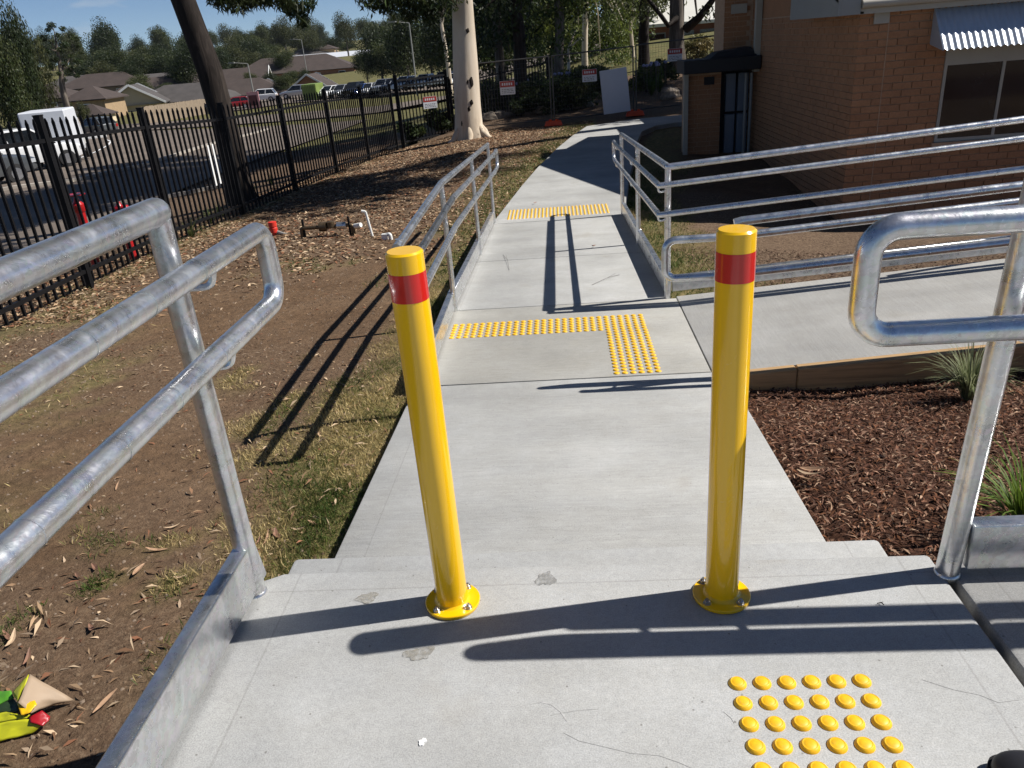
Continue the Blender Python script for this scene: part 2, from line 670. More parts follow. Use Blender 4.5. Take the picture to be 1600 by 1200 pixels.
M_BARK_PALE = bark('pale_gum_bark', [(0.42, 0.34, 0.25), (0.58, 0.49, 0.38), (0.66, 0.57, 0.46)], (3, 3, .7), 0.75, spots=0.69, bump=0.15)
M_BARK_DARK = bark('ironbark', [(0.010, 0.008, 0.006), (0.024, 0.018, 0.015), (0.055, 0.043, 0.035)], (9, 9, 1.5))
M_BARK_MID = bark('grey_gum_bark', [(0.05, 0.042, 0.034), (0.11, 0.092, 0.075), (0.26, 0.22, 0.18)], (5, 5, .8))


def ground_mat():
    m, t, b = nt('ground_surface')
    a = t.nodes.new('ShaderNodeAttribute')
    a.attribute_name = 'Col'
    s = t.nodes.new('ShaderNodeSeparateColor')
    t.links.new(a.outputs['Color'], s.inputs[0])
    v = _geo(t)
    n1 = _noise(t, 1.3, 5, 0.6, v)
    n2 = _noise(t, 16, 6, 0.7, v)
    n3 = _noise(t, 120, 4, 0.75, v)
    dirt = _ramp(t, n1, [(0.3, (0.155, 0.094, 0.053)), (0.55, (0.21, 0.132, 0.077)), (0.75, (0.255, 0.17, 0.105))])
    dirt = _mix(t, 0.8, dirt, _ramp(t, n2, [(0.3, 0.42), (0.65, 1.0)]), 'MULTIPLY')
    dirt = _mix(t, _ramp(t, _noise(t, 4.5, 5, 0.65, v, 0.5), [(0.45, 0.0), (0.7, 0.45)]), dirt, (0.12, 0.080, 0.052))
    dirt = _mix(t, 0.6, dirt, _ramp(t, n3, [(0.33, 0.4), (0.6, 1.0)]), 'MULTIPLY')
    dirt = _mix(t, _ramp(t, n3, [(0.70, 0.0), (0.76, 0.6)]), dirt, (0.32, 0.26, 0.20))
    grass = _ramp(t, n2, [(0.3, (0.05, 0.055, 0.018)), (0.5, (0.16, 0.135, 0.055)), (0.7, (0.30, 0.23, 0.11))])
    far = _ramp(t, n1, [(0.3, (0.075, 0.085, 0.03)), (0.6, (0.15, 0.13, 0.055))])
    mulch = _ramp(t, _noise(t, 60, 5, 0.7, v), [(0.3, (0.012, 0.006, 0.004)), (0.5, (0.06, 0.026, 0.015)), (0.72, (0.15, 0.075, 0.045))])
    litter = _ramp(t, _noise(t, 38, 5, 0.75, v, 0.8), [(0.32, (0.035, 0.022, 0.014)), (0.5, (0.13, 0.085, 0.055)), (0.68, (0.26, 0.19, 0.125))])
    c = _mix(t, s.outputs['Green'], dirt, litter)
    c = _mix(t, s.outputs['Red'], c, grass)
    c = _mix(t, s.outputs['Blue'], c, mulch)
    c = _mix(t, a.outputs['Alpha'], far, c)
    t.links.new(c, b.inputs['Base Color'])
    b.inputs['Roughness'].default_value = 0.92
    b.inputs['Specular IOR Level'].default_value = 0.15
    k = _bump(t, b, n2, 0.8, 0.03)
    _bump(t, b, n3, 0.7, 0.006, k)
    return m


M_GROUND = ground_mat()
M_ASPH = plain('asphalt', (0.145, 0.115, 0.09), 0.9, 0, 0.22, 0.35, bump=0.4)
M_WHITE = plain('white_paint', (0.78, 0.78, 0.76), 0.5, 0, 0.06, 8)
M_KERB = plain('kerb_concrete', (0.36, 0.32, 0.27), 0.85, 0, 0.2, 2)

# brick
def brick_mat(name, base):
    m, t, b = nt(name)
    oi = t.nodes.new('ShaderNodeObjectInfo')
    v = _geo(t)
    n = _noise(t, 35, 5, 0.65, v)
    n0 = _noise(t, 3.2, 2, 0.5, v)
    c = _ramp(t, n, [(0.25, tuple(x * 0.75 for x in base)), (0.7, tuple(min(1, x * 1.15) for x in base))])
    c = _mix(t, 0.5, c, _ramp(t, oi.outputs['Random'], [(0.0, (0.74, 0.68, 0.66)), (0.5, (0.93, 0.9, 0.88)), (1.0, (1.0, 1.0, 1.0))]), 'MULTIPLY')
    c = _mix(t, 0.35, c, _ramp(t, n0, [(0.35, 0.6), (0.65, 1.0)]), 'MULTIPLY')
    t.links.new(c, b.inputs['Base Color'])
    b.inputs['Roughness'].default_value = 0.88
    _bump(t, b, n, 0.4, 0.004)
    return m


M_BRICK = brick_mat('orange_brick', (0.40, 0.195, 0.092))
M_MORTAR = plain('mortar', (0.42, 0.27, 0.17), 0.9, 0, 0.15, 12)
M_TRIM = plain('beige_trim_paint', (0.36, 0.33, 0.27), 0.5, 0, 0.06, 3)
M_EAVE = plain('grey_eave_sheet', (0.24, 0.24, 0.225), 0.6, 0, 0.05, 3)
M_CORR = plain('grey_blue_corrugated_steel', (0.40, 0.44, 0.50), 0.35, 0.35, 0.06, 4)
M_ROOFSH = plain('roof_steel', (0.30, 0.28, 0.26), 0.5, 0.2, 0.08, 2)
M_GLASS = None


def glass(name, col=(0.012, 0.014, 0.016)):
    m, t, b = nt(name)
    n = _noise(t, 2.0, 3, 0.5, _geo(t))
    t.links.new(_ramp(t, n, [(0.3, tuple(x * .7 for x in col)), (0.7, tuple(x * 1.4 for x in col))]), b.inputs['Base Color'])
    b.inputs['Roughness'].default_value = 0.06
    b.inputs['Specular IOR Level'].default_value = 0.6
    _bump(t, b, n, 0.05, 0.01)
    return m


M_GLASS = glass('dark_window_glass')
M_DARKROOF = plain('dark_flat_roof', (0.014, 0.014, 0.016), 0.7, 0, 0.2, 4)
M_CABIN = plain('grey_blue_cabinet_paint', (0.15, 0.18, 0.22), 0.45, 0, 0.05, 3)
M_PVC = plain('white_pvc', (0.75, 0.75, 0.72), 0.4, 0, 0.04, 5)
M_REDP = plain('red_hydrant_paint', (0.40, 0.012, 0.015), 0.35, 0, 0.15, 14, coat=0.3)
M_REDP2 = plain('red_plastic', (0.62, 0.035, 0.02), 0.5, 0, 0.1, 8)
M_ORANGE = plain('orange_plastic', (0.72, 0.07, 0.012), 0.5, 0, 0.1, 8)
M_BRASS = plain('weathered_brass', (0.12, 0.085, 0.05), 0.45, 0.6, 0.3, 20)
M_SIGNW = plain('sign_white', (0.60, 0.62, 0.66), 0.45, 0, 0.04, 3)
M_SIGNR = plain('sign_red', (0.36, 0.04, 0.03), 0.45, 0, 0.06, 6)
M_SIGNK = plain('sign_ink', (0.03, 0.03, 0.035), 0.5, 0, 0.1, 6)
M_BOARD = plain('grey_white_board', (0.52, 0.55, 0.62), 0.55, 0, 0.05, 1.5)
M_WIRE = plain('galvanised_wire', (0.09, 0.09, 0.09), 0.5, 0.6, 0.1, 10)
M_ROCK = bark('sandstone_rock', [(0.12, 0.10, 0.08), (0.24, 0.20, 0.16), (0.36, 0.31, 0.25)], (4, 4, 4), 0.9)
M_STAIN = plain('damp_stain', (0.25, 0.245, 0.23), 0.9, 0, 0.15, 25)
M_STAIN2 = plain('dried_mud_stain', (0.28, 0.255, 0.205), 0.9, 0, 0.12, 25)
M_SPLAT = plain('white_splat', (0.75, 0.75, 0.73), 0.7, 0, 0.05, 25)

for m_ in (M_STAIN, M_STAIN2):
    t_ = m_.node_tree
    a_ = _ramp(t_, _noise(t_, 90, 5, 0.7, _geo(t_)), [(0.36, 0.05), (0.62, 0.6)])
    t_.links.new(a_, t_.nodes['Principled BSDF'].inputs['Alpha'])

# ------------------------------------------------------------------ ground sheet
Z1A, Z1B = -0.545, -0.634       # ramp below the steps
YA, YB, YC, YD = 2.46, 4.29, 5.73, 9.87
ZP = -0.865                     # far path


def ramp_z(y):
    y = np.asarray(y, float)
    return np.interp(y, [YA, YB, YC, YD, 40], [Z1A, Z1B, Z1B, ZP, ZP])


PATH_L = [(-.9, YD + .006), (-.78, 11), (-.61, 12.6), (-.39, 14.4), (-.02, 16.9), (.36, 19), (.77, 20.85), (2.05, 21.74), (6, 22.3)]
PATH_R = [(.80, YD + .006), (.92, 11), (1.1, 12.6), (1.35, 14.4), (1.65, 16.9), (1.95, 18.8), (2.4, 19.8), (3.0, 20.2), (6, 20.7)]


def foot_z(x, y):
    """height of concrete at (x,y) or +inf where there is none"""
    z = np.full(x.shape, np.inf)
    a = (x > -.91) & (x < .91) & (y < 2.46)
    z[a] = np.where(y[a] < 1.7, 0.0, np.where(y[a] < 1.98, -.19, -.38)) - .15
    a = (x > .9) & (x < 8) & (y < 1.62)
    z[a] = 0
    a = (x > -.97) & (x < .94) & (y > 2.1) & (y < YB)
    z[a] = ramp_z(y[a])
    a = (x > -.9) & (x < .80) & (y >= YB) & (y < YD)
    z[a] = ramp_z(y[a])
    a = (x > .78) & (x < 8) & (y > 4.25) & (y < 5.77)
    z[a] = Z1B + (x[a] - .85) / 16.5
    xl = np.interp(y, [p[1] for p in PATH_L[:7]], [p[0] for p in PATH_L[:7]])
    xr = np.interp(y, [p[1] for p in PATH_R[:7]], [p[0] for p in PATH_R[:7]])
    a = (y >= YD) & (y < 20.6) & (x > xl) & (x < xr)
    z[a] = ZP
    a = (x > 1.0) & (x < 6) & (y >= 20.6) & (y < 22.0)
    z[a] = ZP
    return z


def zones(x, y):
    """grass, litter, mulch, near-mask"""
    nA = vnoise(x, y, .55, 1) * .6 + vnoise(x, y, .17, 2) * .4
    nB = vnoise(x, y, 1.6, 3) * .6 + vnoise(x, y, .35, 4) * .4
    # grass strip along the concrete on the left
    xe = np.interp(y, [0, 2.5, 4.2, 7, 9.9, 13, 17, 21], [-.95, -1.0, -.97, -.95, -.95, -.65, -.1, .8])
    wid = np.interp(y, [0, 1.2, 2.0, 3.5, 6, 9, 11, 14, 22], [.28, .28, .46, .55, .42, .42, .75, .8, .8])
    dd = xe - x
    g = np.clip(1.25 - dd / wid + (nA - .5) * 1.6, 0, 1) * (dd > -.3)
    # patches of thin grass on the dirt
    pt = np.clip((nA - .60) * 5, 0, 1) * np.clip((nB - .42) * 5, 0, 1) * (x < -1) * (y < 9) * .8
    pt = np.maximum(pt, np.clip((nA - .50) * 5, 0, 1) * (x < -1.25) * (x > -2.6) * (y < 3.1) * .75)
    fenceband = np.interp(y, [0, 5.6, 8, 10.4, 12.8, 15, 17.6, 20, 22.4], [-4.6, -5.05, -5.25, -5.42, -5.35, -5.2, -5, -4.8, -4.5])
    df = np.abs(x - fenceband)
    pt = np.maximum(pt, np.clip(.9 - df / .5 + (nA - .5), 0, 1) * .7)
    # right verge by the far path
    xr = np.interp(y, [5.9, 9.9, 13, 20], [.8, .82, 1.15, 2.6])
    g2 = np.clip(1.15 - (x - xr) / .95 + (nA - .5) * 1.2, 0, 1) * (x > xr - .2) * (y > 5.75) * (y < 21) * (x < 6)
    g = np.maximum(np.maximum(g * (y < 23) * (y > -3), pt), g2)
    # leaf litter: everything left, thick towards the fence and beyond y=9
    L = np.clip((y - 7.6 + (nB - .5) * 3) / 1.8, 0, 1) * ((x < 1.6) | (y > 22))
    L = np.maximum(L, np.clip(1.3 - df / 1.3 + (nB - .5) * 1.2, 0, 1) * (x < -2.5))
    L = np.maximum(L, np.clip((nB - .55) * 3, 0, .55) * (x < -1.2))
    L = L * (1 - .45 * np.clip((np.abs(y - 13.4) < 2.0) * (nB - .25) * 2, 0, 1))
    # mulch beds right
    m = ((x > .86) & (y > 1.5) & (y < 4.3)).astype(float)
    m2 = ((x > 1.7 + (nA - .5) * .5) & (y > 5.75) & (y < 12)).astype(float)
    L = np.maximum(L, m2)
    g = g * (1 - np.maximum(m, m2))
    near = (np.hypot(x, y) < 34).astype(float)
    return g, L, m, near


s_ = 5.0
du = 0.125
us = np.arange(-34, 34.01, du)
vs = np.arange(-5, 34.01, du)
U, Vv = np.meshgrid(us, vs)
GX, GY = s_ * np.sinh(U / s_), s_ * np.sinh(Vv / s_)
GZ = gz(GX, GY)
GZ += np.where(np.hypot(GX, GY) < 30, (vnoise(GX, GY, .9, 5) - .5) * .05 + (vnoise(GX, GY, .28, 6) - .5) * .022, 0)
fz = foot_z(GX.ravel(), GY.ravel()).reshape(GX.shape)
GZ = np.minimum(GZ, fz - .10)
nr, ncl = GX.shape
idx = np.arange(nr * ncl).reshape(nr, ncl)
faces = np.stack([idx[:-1, :-1], idx[:-1, 1:], idx[1:, 1:], idx[1:, :-1]], -1).reshape(-1, 4)
zg_, zl_, zm_, zn_ = zones(GX.ravel(), GY.ravel())
cols = np.stack([zg_, zl_ * (1 - zm_), zm_, zn_], -1)
ground = fast_mesh('ground', np.stack([GX, GY, GZ], -1).reshape(-1, 3), faces, M_GROUND, cols)
ground.data.polygons.foreach_set('use_smooth', [True] * len(ground.data.polygons))
tag(ground, kind='structure')

# ------------------------------------------------------------------ concrete
def slab(name, pts, th, mat, bev=0.008):
    b = MB()
    b.hexa([(x, y, z - th) for x, y, z in pts] + [(x, y, z) for x, y, z in pts])
    o = b.build(name, mat, None, bevel=bev, seg=2, smooth=True)
    return tag(o, kind='structure')


b = MB()
q_ = [(-.895, -2.5), (.884, -2.5), (.884, 1.648), (-.795, 1.655), (-.895, 1.60)]
b.add([(x, y, -.19) for x, y in q_] + [(x, y, 0) for x, y in q_], [(4, 3, 2, 1, 0), (5, 6, 7, 8, 9)] + [(i, (i + 1) % 5, 5 + (i + 1) % 5, 5 + i) for i in range(5)])
tag(b.build('landing_slab', M_LAND, None, bevel=.012, seg=2, smooth=True), kind='structure')
slab('side_landing_slab', [(.905, -2.5, 0), (7, -2.5, 0), (7, 1.63, 0), (.905, 1.63, 0)], .35, M_LAND2, .012)
slab('joint_filler', [(.884, -2.5, -.035), (.905, -2.5, -.035), (.905, 1.62, -.035), (.884, 1.62, -.035)], .1, M_KERB, 0)
steps = []
for (y1, z1, x0, x1) in ((1.978, -.188, -.905, .905), (2.225, -.38, -.93, .92)):
    slab('concrete_step', [(x0, 1.4, z1 - .002), (x1, 1.4, z1 - .002), (x1, y1, z1 - .002), (x0, y1, z1 - .002)], .19, M_LAND, .014)
slab('lower_ramp', [(-.965, 2.2, -.532), (.935, 2.2, -.532), (.935, YB - .004, Z1B), (-.955, YB - .004, Z1B)], .25, M_RAMP, .010)
slab('turning_landing', [(-.9, YB + .004, Z1B), (.850, YB + .004, Z1B), (.850, YC - .004, Z1B), (-.9, YC - .004, Z1B)], .25, M_PAD, .006)
ym = 7.55
zm = float(ramp_z(ym))
slab('far_ramp', [(-.9, YC + .004, Z1B), (.80, YC + .004, Z1B), (.80, ym - .005, zm), (-.9, ym - .005, zm)], .25, M_RAMP, .006)
slab('far_ramp', [(-.9, ym + .005, zm), (.80, ym + .005, zm), (.80, YD - .004, ZP), (-.9, YD - .004, ZP)], .25, M_RAMP, .006)
zb = lambda x: Z1B + (x - .85) / 16.5
slab('side_ramp', [(.857, YB - .03, zb(.857)), (7, YB - .03, zb(7)), (7, YC + .04, zb(7)), (.857, YC + .04, zb(.857))], .12, M_BRANCH, .006)
b = MB()
for i in range(len(PATH_L) - 1):
    (a, c), (d, e) = (PATH_L[i], PATH_R[i]), (PATH_L[i + 1], PATH_R[i + 1])
    P0 = [(a[0], a[1]), (c[0], c[1]), (e[0], e[1]), (d[0], d[1])]
    b.hexa([(x, y, ZP - .15) for x, y in P0] + [(x, y, ZP) for x, y in P0])
tag(b.build('footpath', M_RAMP), kind='structure')

# stains left on the landing: irregular thin films
def film(name, cx, cy, rx, ry, z, mat, seed, n=40):
    rnd = random.Random(seed)
    ph = [rnd.uniform(0, 6.28) for _ in range(5)]
    V = []
    for k in range(n):
        a = 2 * PI * k / n
        q = 1 + .22 * math.sin(2 * a + ph[0]) + .16 * math.sin(3 * a + ph[1]) + .12 * math.sin(5 * a + ph[2]) + .08 * math.sin(9 * a + ph[3])
        V.append((cx + rx * q * math.cos(a), cy + ry * q * math.sin(a), z))
    b = MB()
    b.add(V + [(x, y, z - .003) for x, y, z in V], [tuple(range(n))] + [(i, i + n, (i + 1) % n + n, (i + 1) % n) for i in range(n)])
    return b.build(name, mat)


for i, (px, py, rx, ry, m, lb) in enumerate([
        (573, 935, .030, .016, M_STAIN2, 'small buff mud stain on the top landing left of the left bollard shadow'),
        (655, 1022, .028, .022, M_STAIN2, 'tan mud stain on the landing just below the bollard shadows'),
        (660, 1160, .007, .008, M_SPLAT, 'white splat on the landing in the bottom middle'),
        (853, 905, .02, .03, M_STAIN, 'grey damp stain at the top landing edge between the bollards')]):
    p = at(px, py, 1)
    r = (p - CAM)
    t_ = -CAM[2] / r[2]
    q = CAM + r * t_
    o = film('stain', q[0], q[1], rx, ry, .0025, m, i)
    tag(o, lb, 'stain')

ls_ = [o for o in bpy.data.objects if o.name.startswith('landing_slab')][0]
M_CRACK = plain('crack_grey', (.31, .305, .295), .9, 0, .2, 60)  # plain grey of the hairline cracks
M_SCUFF = plain('rubber_scuff', (.40, .395, .385), .9, 0, .2, 60)
for nm, m_, w_, pl in (('hairline_crack', M_CRACK, .0008, [(880, 1145), (905, 1158), (940, 1166), (985, 1177), (1030, 1181), (1062, 1192), (1088, 1204)]),
                       ('hairline_crack', M_CRACK, .0007, [(1440, 1062), (1490, 1078), (1530, 1086), (1560, 1098), (1592, 1094)]),
                       ('hairline_crack', M_CRACK, .0006, [(1130, 1112), (1142, 1122), (1147, 1130)]),
                       ('hairline_crack', M_CRACK, .0006, [(860, 1118), (880, 1114), (905, 1110), (935, 1108)]),
                       ('rubber_scuff', M_SCUFF, .003, [(828, 1100), (845, 1097), (862, 1101), (876, 1112), (886, 1127)])):
    Q = []
    for a_, c_ in pl:
        d_ = at(a_, c_, 1) - CAM
        Q.append(CAM - d_ * (CAM[2] / d_[2]))
    b = MB()
    for i in range(len(Q) - 1):
        b.bar(Q[i] + (0, 0, .0003), Q[i + 1] + (0, 0, .0003), w_, .0006)
    b.build(nm, m_, ls_)

# ------------------------------------------------------------------ car park beyond the fence, road lines
def drape(name, P, mat, n=60, m=60, dz=.05):
    """bilinear patch of four (x,y) corners draped on the terrain"""
    P = np.array(P, float)
    s = np.linspace(0, 1, n)[:, None, None]
    t = np.linspace(0, 1, m)[None, :, None]
    Q = (P[0] * (1 - s) + P[1] * s) * (1 - t) + (P[3] * (1 - s) + P[2] * s) * t
    z = gz(Q[..., 0], Q[..., 1]) + dz
    V = np.concatenate([Q, z[..., None]], -1).reshape(-1, 3)
    ii = np.arange(n * m).reshape(n, m)
    Fq = np.stack([ii[:-1, :-1], ii[1:, :-1], ii[1:, 1:], ii[:-1, 1:]], -1).reshape(-1, 4)
    return fast_mesh(name, V, Fq, mat)


tag(drape('car_park', [(-8.5, 2), (-75, 2), (-62, 84), (-14, 60)], M_ASPH, 110, 90, .07), kind='structure')
tag(drape('street', [(-70, 78), (-64, 92), (20, 74), (16, 64)], M_ASPH, 80, 12, .10), kind='structure')
tag(drape('far_car_park', [(-52, 100), (-48, 124), (20, 150), (20, 112)], M_ASPH, 80, 30, .12), kind='structure')


def ribbon(name, pts, w, mat, dz, h=0.0, cat=None, label=None):
    pts = np.array(pts, float)
    Q = []
    for i in range(len(pts) - 1):
        for k in range(8):
            Q.append(pts[i] + (pts[i + 1] - pts[i]) * k / 8)
    Q.append(pts[-1])
    Q = np.array(Q)
    T = np.gradient(Q, axis=0)
    T = T / np.linalg.norm(T, axis=1)[:, None]
    N = np.stack([-T[:, 1], T[:, 0]], -1)
    A, B = Q + N * w / 2, Q - N * w / 2
    z = gz(Q[:, 0], Q[:, 1]) + dz
    b = MB()
    m = len(Q)
    if h:
        V = [(A[i][0], A[i][1], z[i] - h) for i in range(m)] + [(A[i][0], A[i][1], z[i]) for i in range(m)] + \
            [(B[i][0], B[i][1], z[i]) for i in range(m)] + [(B[i][0], B[i][1], z[i] - h) for i in range(m)]
        Fs = []
        for i in range(m - 1):
            for k in range(3):
                Fs.append((k * m + i, k * m + i + 1, (k + 1) * m + i + 1, (k + 1) * m + i))
        b.add(V, Fs)
    else:
        b.add([(A[i][0], A[i][1], z[i]) for i in range(m)] + [(B[i][0], B[i][1], z[i]) for i in range(m)],
              [(i, i + 1, m + i + 1, m + i) for i in range(m - 1)])
    o = b.build(name, mat)
    return tag(o, label, cat, kind='structure' if not cat else None)


def px_ground(px, py):
    """where the line of sight through a photo pixel meets the terrain"""
    lo, hi = 1.0, 400.0
    ds = np.concatenate([np.linspace(1, 60, 400), np.linspace(60, 500, 300)])
    P = np.array([at(px, py, d) for d in ds])
    g = gz(P[:, 0], P[:, 1])
    k = np.argmax(P[:, 2] < g)
    return P[k] if P[k, 2] < g[k] else P[-1]


g2 = lambda px, py: tuple(px_ground(px, py)[:2])
ribbon('kerb', [g2(0, 303), g2(110, 288), g2(225, 262), g2(330, 228), g2(420, 205)], .28, M_KERB, .16, .14)
ribbon('road_marking', [g2(100, 258), g2(125, 250), g2(150, 240), g2(170, 230), g2(174, 223), g2(165, 220)], .14, M_WHITE, .10)
ribbon('kerb', [g2(120, 221), g2(140, 219), g2(168, 216)], .45, M_WHITE, .22, .2)
ribbon('kerb', [g2(255, 312), g2(300, 303), g2(345, 294)], .14, M_KERB, .10, .12)

# ------------------------------------------------------------------ railings
RT, RH, RP = .030, .0255, .0265


def hook(parent, a, b_, c):
    MB().tube(fillet([a, b_, c], .02, 4), .008, 8).build('bracket', M_GALV, parent, smooth=True)


# foreground left railing: top rail, looped handrail, kerb channel
t = thing('handrail', (-.845, 1.577, 0), 'galvanised railing at lower left ending beside the left bollard', 'railing')
MB().tube([(-.845, -1.6, .992), (-.845, 1.577, .992)], RT, 20).ball((-.845, 1.577, .992), RT, n=8).build('top_rail', M_GALV, t, smooth=True)
MB().tube([(-.845, 1.577, -.01), (-.845, 1.577, .975)], RP, 18).lathe([(.030, 0), (.029, .004), (.0265, .007)], 18, (-.845, 1.577, 0)).build('post', M_GALV, t, smooth=True)
MB().tube([(-.845, -.6, 0), (-.845, -.6, .975)], RP, 18).build('post', M_GALV, t, smooth=True)
lp = fillet([(-.765, -1.6, .874), (-.765, 1.925, .874), (-.765, 1.925, .684), (-.765, -1.6, .684)], .055, 7)
MB().tube(lp, RH, 18).build('handrail_loop', M_GALV, t, smooth=True)
for z in (.874, .684):
    hook(t, (-.845, 1.577, z - .05), (-.775, 1.60, z - .055), (-.765, 1.60, z - .022))
# weld beads round the sleeve joints
for y in (.62, .86, 1.1, 1.3, 1.52):
    for z in (.874, .684):
        MB().tube([(-.765, y, z), (-.765, y + .004, z)], RH + .0012, 18).build('weld_bead', M_GALV, t, smooth=True)
b = MB()
b.box(-.872, -.828, -1.6, 1.55, .018, .148)
b.hexa([(-.872, 1.55, .018), (-.828, 1.55, .018), (-.828, 1.63, .018), (-.872, 1.63, .018), (-.872, 1.55, .148), (-.828, 1.55, .148), (-.828, 1.605, .148), (-.872, 1.60, .148)])
b.build('kerb_plate', M_GALV, t, bevel=.006, seg=2, smooth=True)

# foreground right railing
t = thing('handrail', (.893, 1.57, 0), 'galvanised railing at right with looped end and square kerb plate', 'railing')
MB().tube([(.892, 1.57, -.01), (.930, 1.57, .99)], RP, 18).lathe([(.030, 0), (.029, .004), (.0265, .007)], 18, (.893, 1.57, 0)).build('post', M_GALV, t, smooth=True)
MB().tube([(2.9, 1.57, 0), (2.93, 1.57, .99)], RP, 18).build('post', M_GALV, t, smooth=True)
MB().tube([(.93, 1.57, .992), (4.2, 1.57, .992)], RT, 20).ball((.93, 1.57, .992), RT, n=8).build('top_rail', M_GALV, t, smooth=True)
lp = fillet([(4.2, 1.462, .891), (.576, 1.462, .891), (.576, 1.462, .676), (4.2, 1.462, .676)], .055, 8)
MB().tube(lp, RH, 18).build('handrail_loop', M_GALV, t, smooth=True)
for z in (.891, .676):
    hook(t, (.91, 1.57, z - .05), (.965, 1.468, z - .055), (.97, 1.462, z - .022))
MB().box(.925, 4.2, 1.548, 1.592, .022, .148).build('kerb_plate', M_GALV, t, bevel=.006, seg=2, smooth=True)

# middle left railing beside landing and far ramp
def rz(y):
    return float(ramp_z(y))


t = thing('handrail', (-.87, 3.85, rz(3.85)), 'galvanised railing on the left edge of the far ramp beyond the left bollard', 'railing')
posts = (4.02, 5.73, 7.9, 9.92)
for y in posts:
    MB().tube([(-.87, y, rz(y) - .15), (-.87, y, rz(y) + .97)], .021, 14).build('post', M_GALV, t, smooth=True)
prof = [(3.93, Z1B - .03), (5.73, Z1B), (9.92, rz(9.92))]
MB().tube([(-.87, y, z + .985) for y, z in prof], .024, 16).ball((-.87, 9.92, rz(9.92) + .985), .024, n=6).build('top_rail', M_GALV, t, smooth=True)
up_ = [(-.795, 3.62, Z1B + .87), (-.795, 5.73, Z1B + .87), (-.795, 9.95, rz(9.95) + .87), (-.795, 10.28, rz(9.95) + .87)]
lo_ = [(-.795, 10.28, rz(9.95) + .665), (-.795, 9.95, rz(9.95) + .665), (-.795, 5.73, Z1B + .665), (-.795, 3.62, Z1B + .665)]
MB().tube(fillet(up_ + lo_ + [up_[0], up_[1]], .05, 5), .022, 16, cap=False).build('handrail_loop', M_GALV, t, smooth=True)
for y in posts:
    for h in (.87, .665):
        z = (Z1B if y < 5.8 else rz(y)) + h
        hook(t, (-.87, y, z - .05), (-.80, y + .02, z - .05), (-.795, y + .02, z - .02))
for (ya, yb) in ((4.31, 5.71), (5.75, 7.88), (7.92, 9.90)):
    za, zb_ = rz(ya), rz(yb)
    MB().hexa([(-.915, ya, za + .02), (-.868, ya, za + .02), (-.868, yb, zb_ + .02), (-.915, yb, zb_ + .02),
               (-.915, ya, za + .15), (-.868, ya, za + .15), (-.868, yb, zb_ + .15), (-.915, yb, zb_ + .15)]).build('kerb_plate', M_GALV, t, bevel=.004, smooth=True)

# L-shaped railing: right edge of the far ramp, round the corner along the side ramp
t = thing('handrail', (.785, 5.75, Z1B), 'galvanised corner railing from the far ramp round to the side ramp', 'railing')
cz = lambda x: Z1B + (x - .785) / 16.5
for y in (5.75, 7.95, 9.95):
    MB().tube([(.785, y, rz(y) - .12), (.785, y, rz(y) + .975)], .024, 14).build('post', M_GALV, t, smooth=True)
for x in (3.4, 5.9):
    MB().tube([(x, 5.82, cz(x) - .2), (x, 5.82, cz(x) + .975)], .024, 14).build('post', M_GALV, t, smooth=True)
MB().tube([(.785, 9.95, rz(9.95) + .985), (.785, 5.75, Z1B + .985)], .025, 16).ball((.785, 5.75, Z1B + .985), .025, n=6).ball((.785, 9.95, rz(9.95) + .985), .025, n=6).tube(
    [(.785, 5.75, Z1B + .985), (6.5, 5.82, cz(6.5) + .985)], .025, 16).build('top_rail', M_GALV, t, smooth=True)
hi_, lw_ = .872, .662
pts = [(6.5, 5.70, cz(6.5) + hi_), (.71, 5.66, Z1B + hi_), (.71, 9.95, rz(9.95) + hi_), (.71, 10.28, rz(9.95) + hi_), (.71, 10.28, rz(9.95) + lw_),
       (.71, 9.95, rz(9.95) + lw_), (.71, 5.66, Z1B + lw_), (6.5, 5.70, cz(6.5) + lw_)]
pp = []
for i, p in enumerate(pts):
    pp.append(p)
MB().tube(fillet(pts[2:6], .05, 5), .022, 16, cap=False).tube([pts[2], pts[1]], .022, 16).tube([pts[5], pts[6]], .022, 16).ball(pts[1], .022, n=6).ball(pts[6], .022, n=6).tube(
    [pts[1], pts[0]], .022, 16).tube([pts[6], pts[7]], .022, 16).build('handrail_loop', M_GALV, t, smooth=True)
for (x, y, z0) in ((.785, 5.75, Z1B), (.785, 7.95, rz(7.95)), (.785, 9.95, rz(9.95))):
    for h in (hi_, lw_):
        hook(t, (x, y, z0 + h - .055), (.715, y - .02, z0 + h - .06), (.71, y - .02, z0 + h - .02))
for (ya, yb) in ((5.79, 7.93), (7.97, 9.93)):
    za, zb_ = rz(ya), rz(yb)
    MB().hexa([(.775, ya, za + .02), (.82, ya, za + .02), (.82, yb, zb_ + .02), (.775, yb, zb_ + .02),
               (.775, ya, za + .15), (.82, ya, za + .15), (.82, yb, zb_ + .15), (.775, yb, zb_ + .15)]).build('kerb_plate', M_GALV, t, bevel=.004, smooth=True)
for xa, xb in ((.83, 3.37), (3.43, 5.87)):
    MB().hexa([(xa, 5.80, cz(xa) + .025), (xb, 5.80, cz(xb) + .025), (xb, 5.84, cz(xb) + .025), (xa, 5.84, cz(xa) + .025),
               (xa, 5.80, cz(xa) + .15), (xb, 5.80, cz(xb) + .15), (xb, 5.84, cz(xb) + .15), (xa, 5.84, cz(xa) + .15)]).build('kerb_plate', M_GALV, t, bevel=.004, smooth=True)

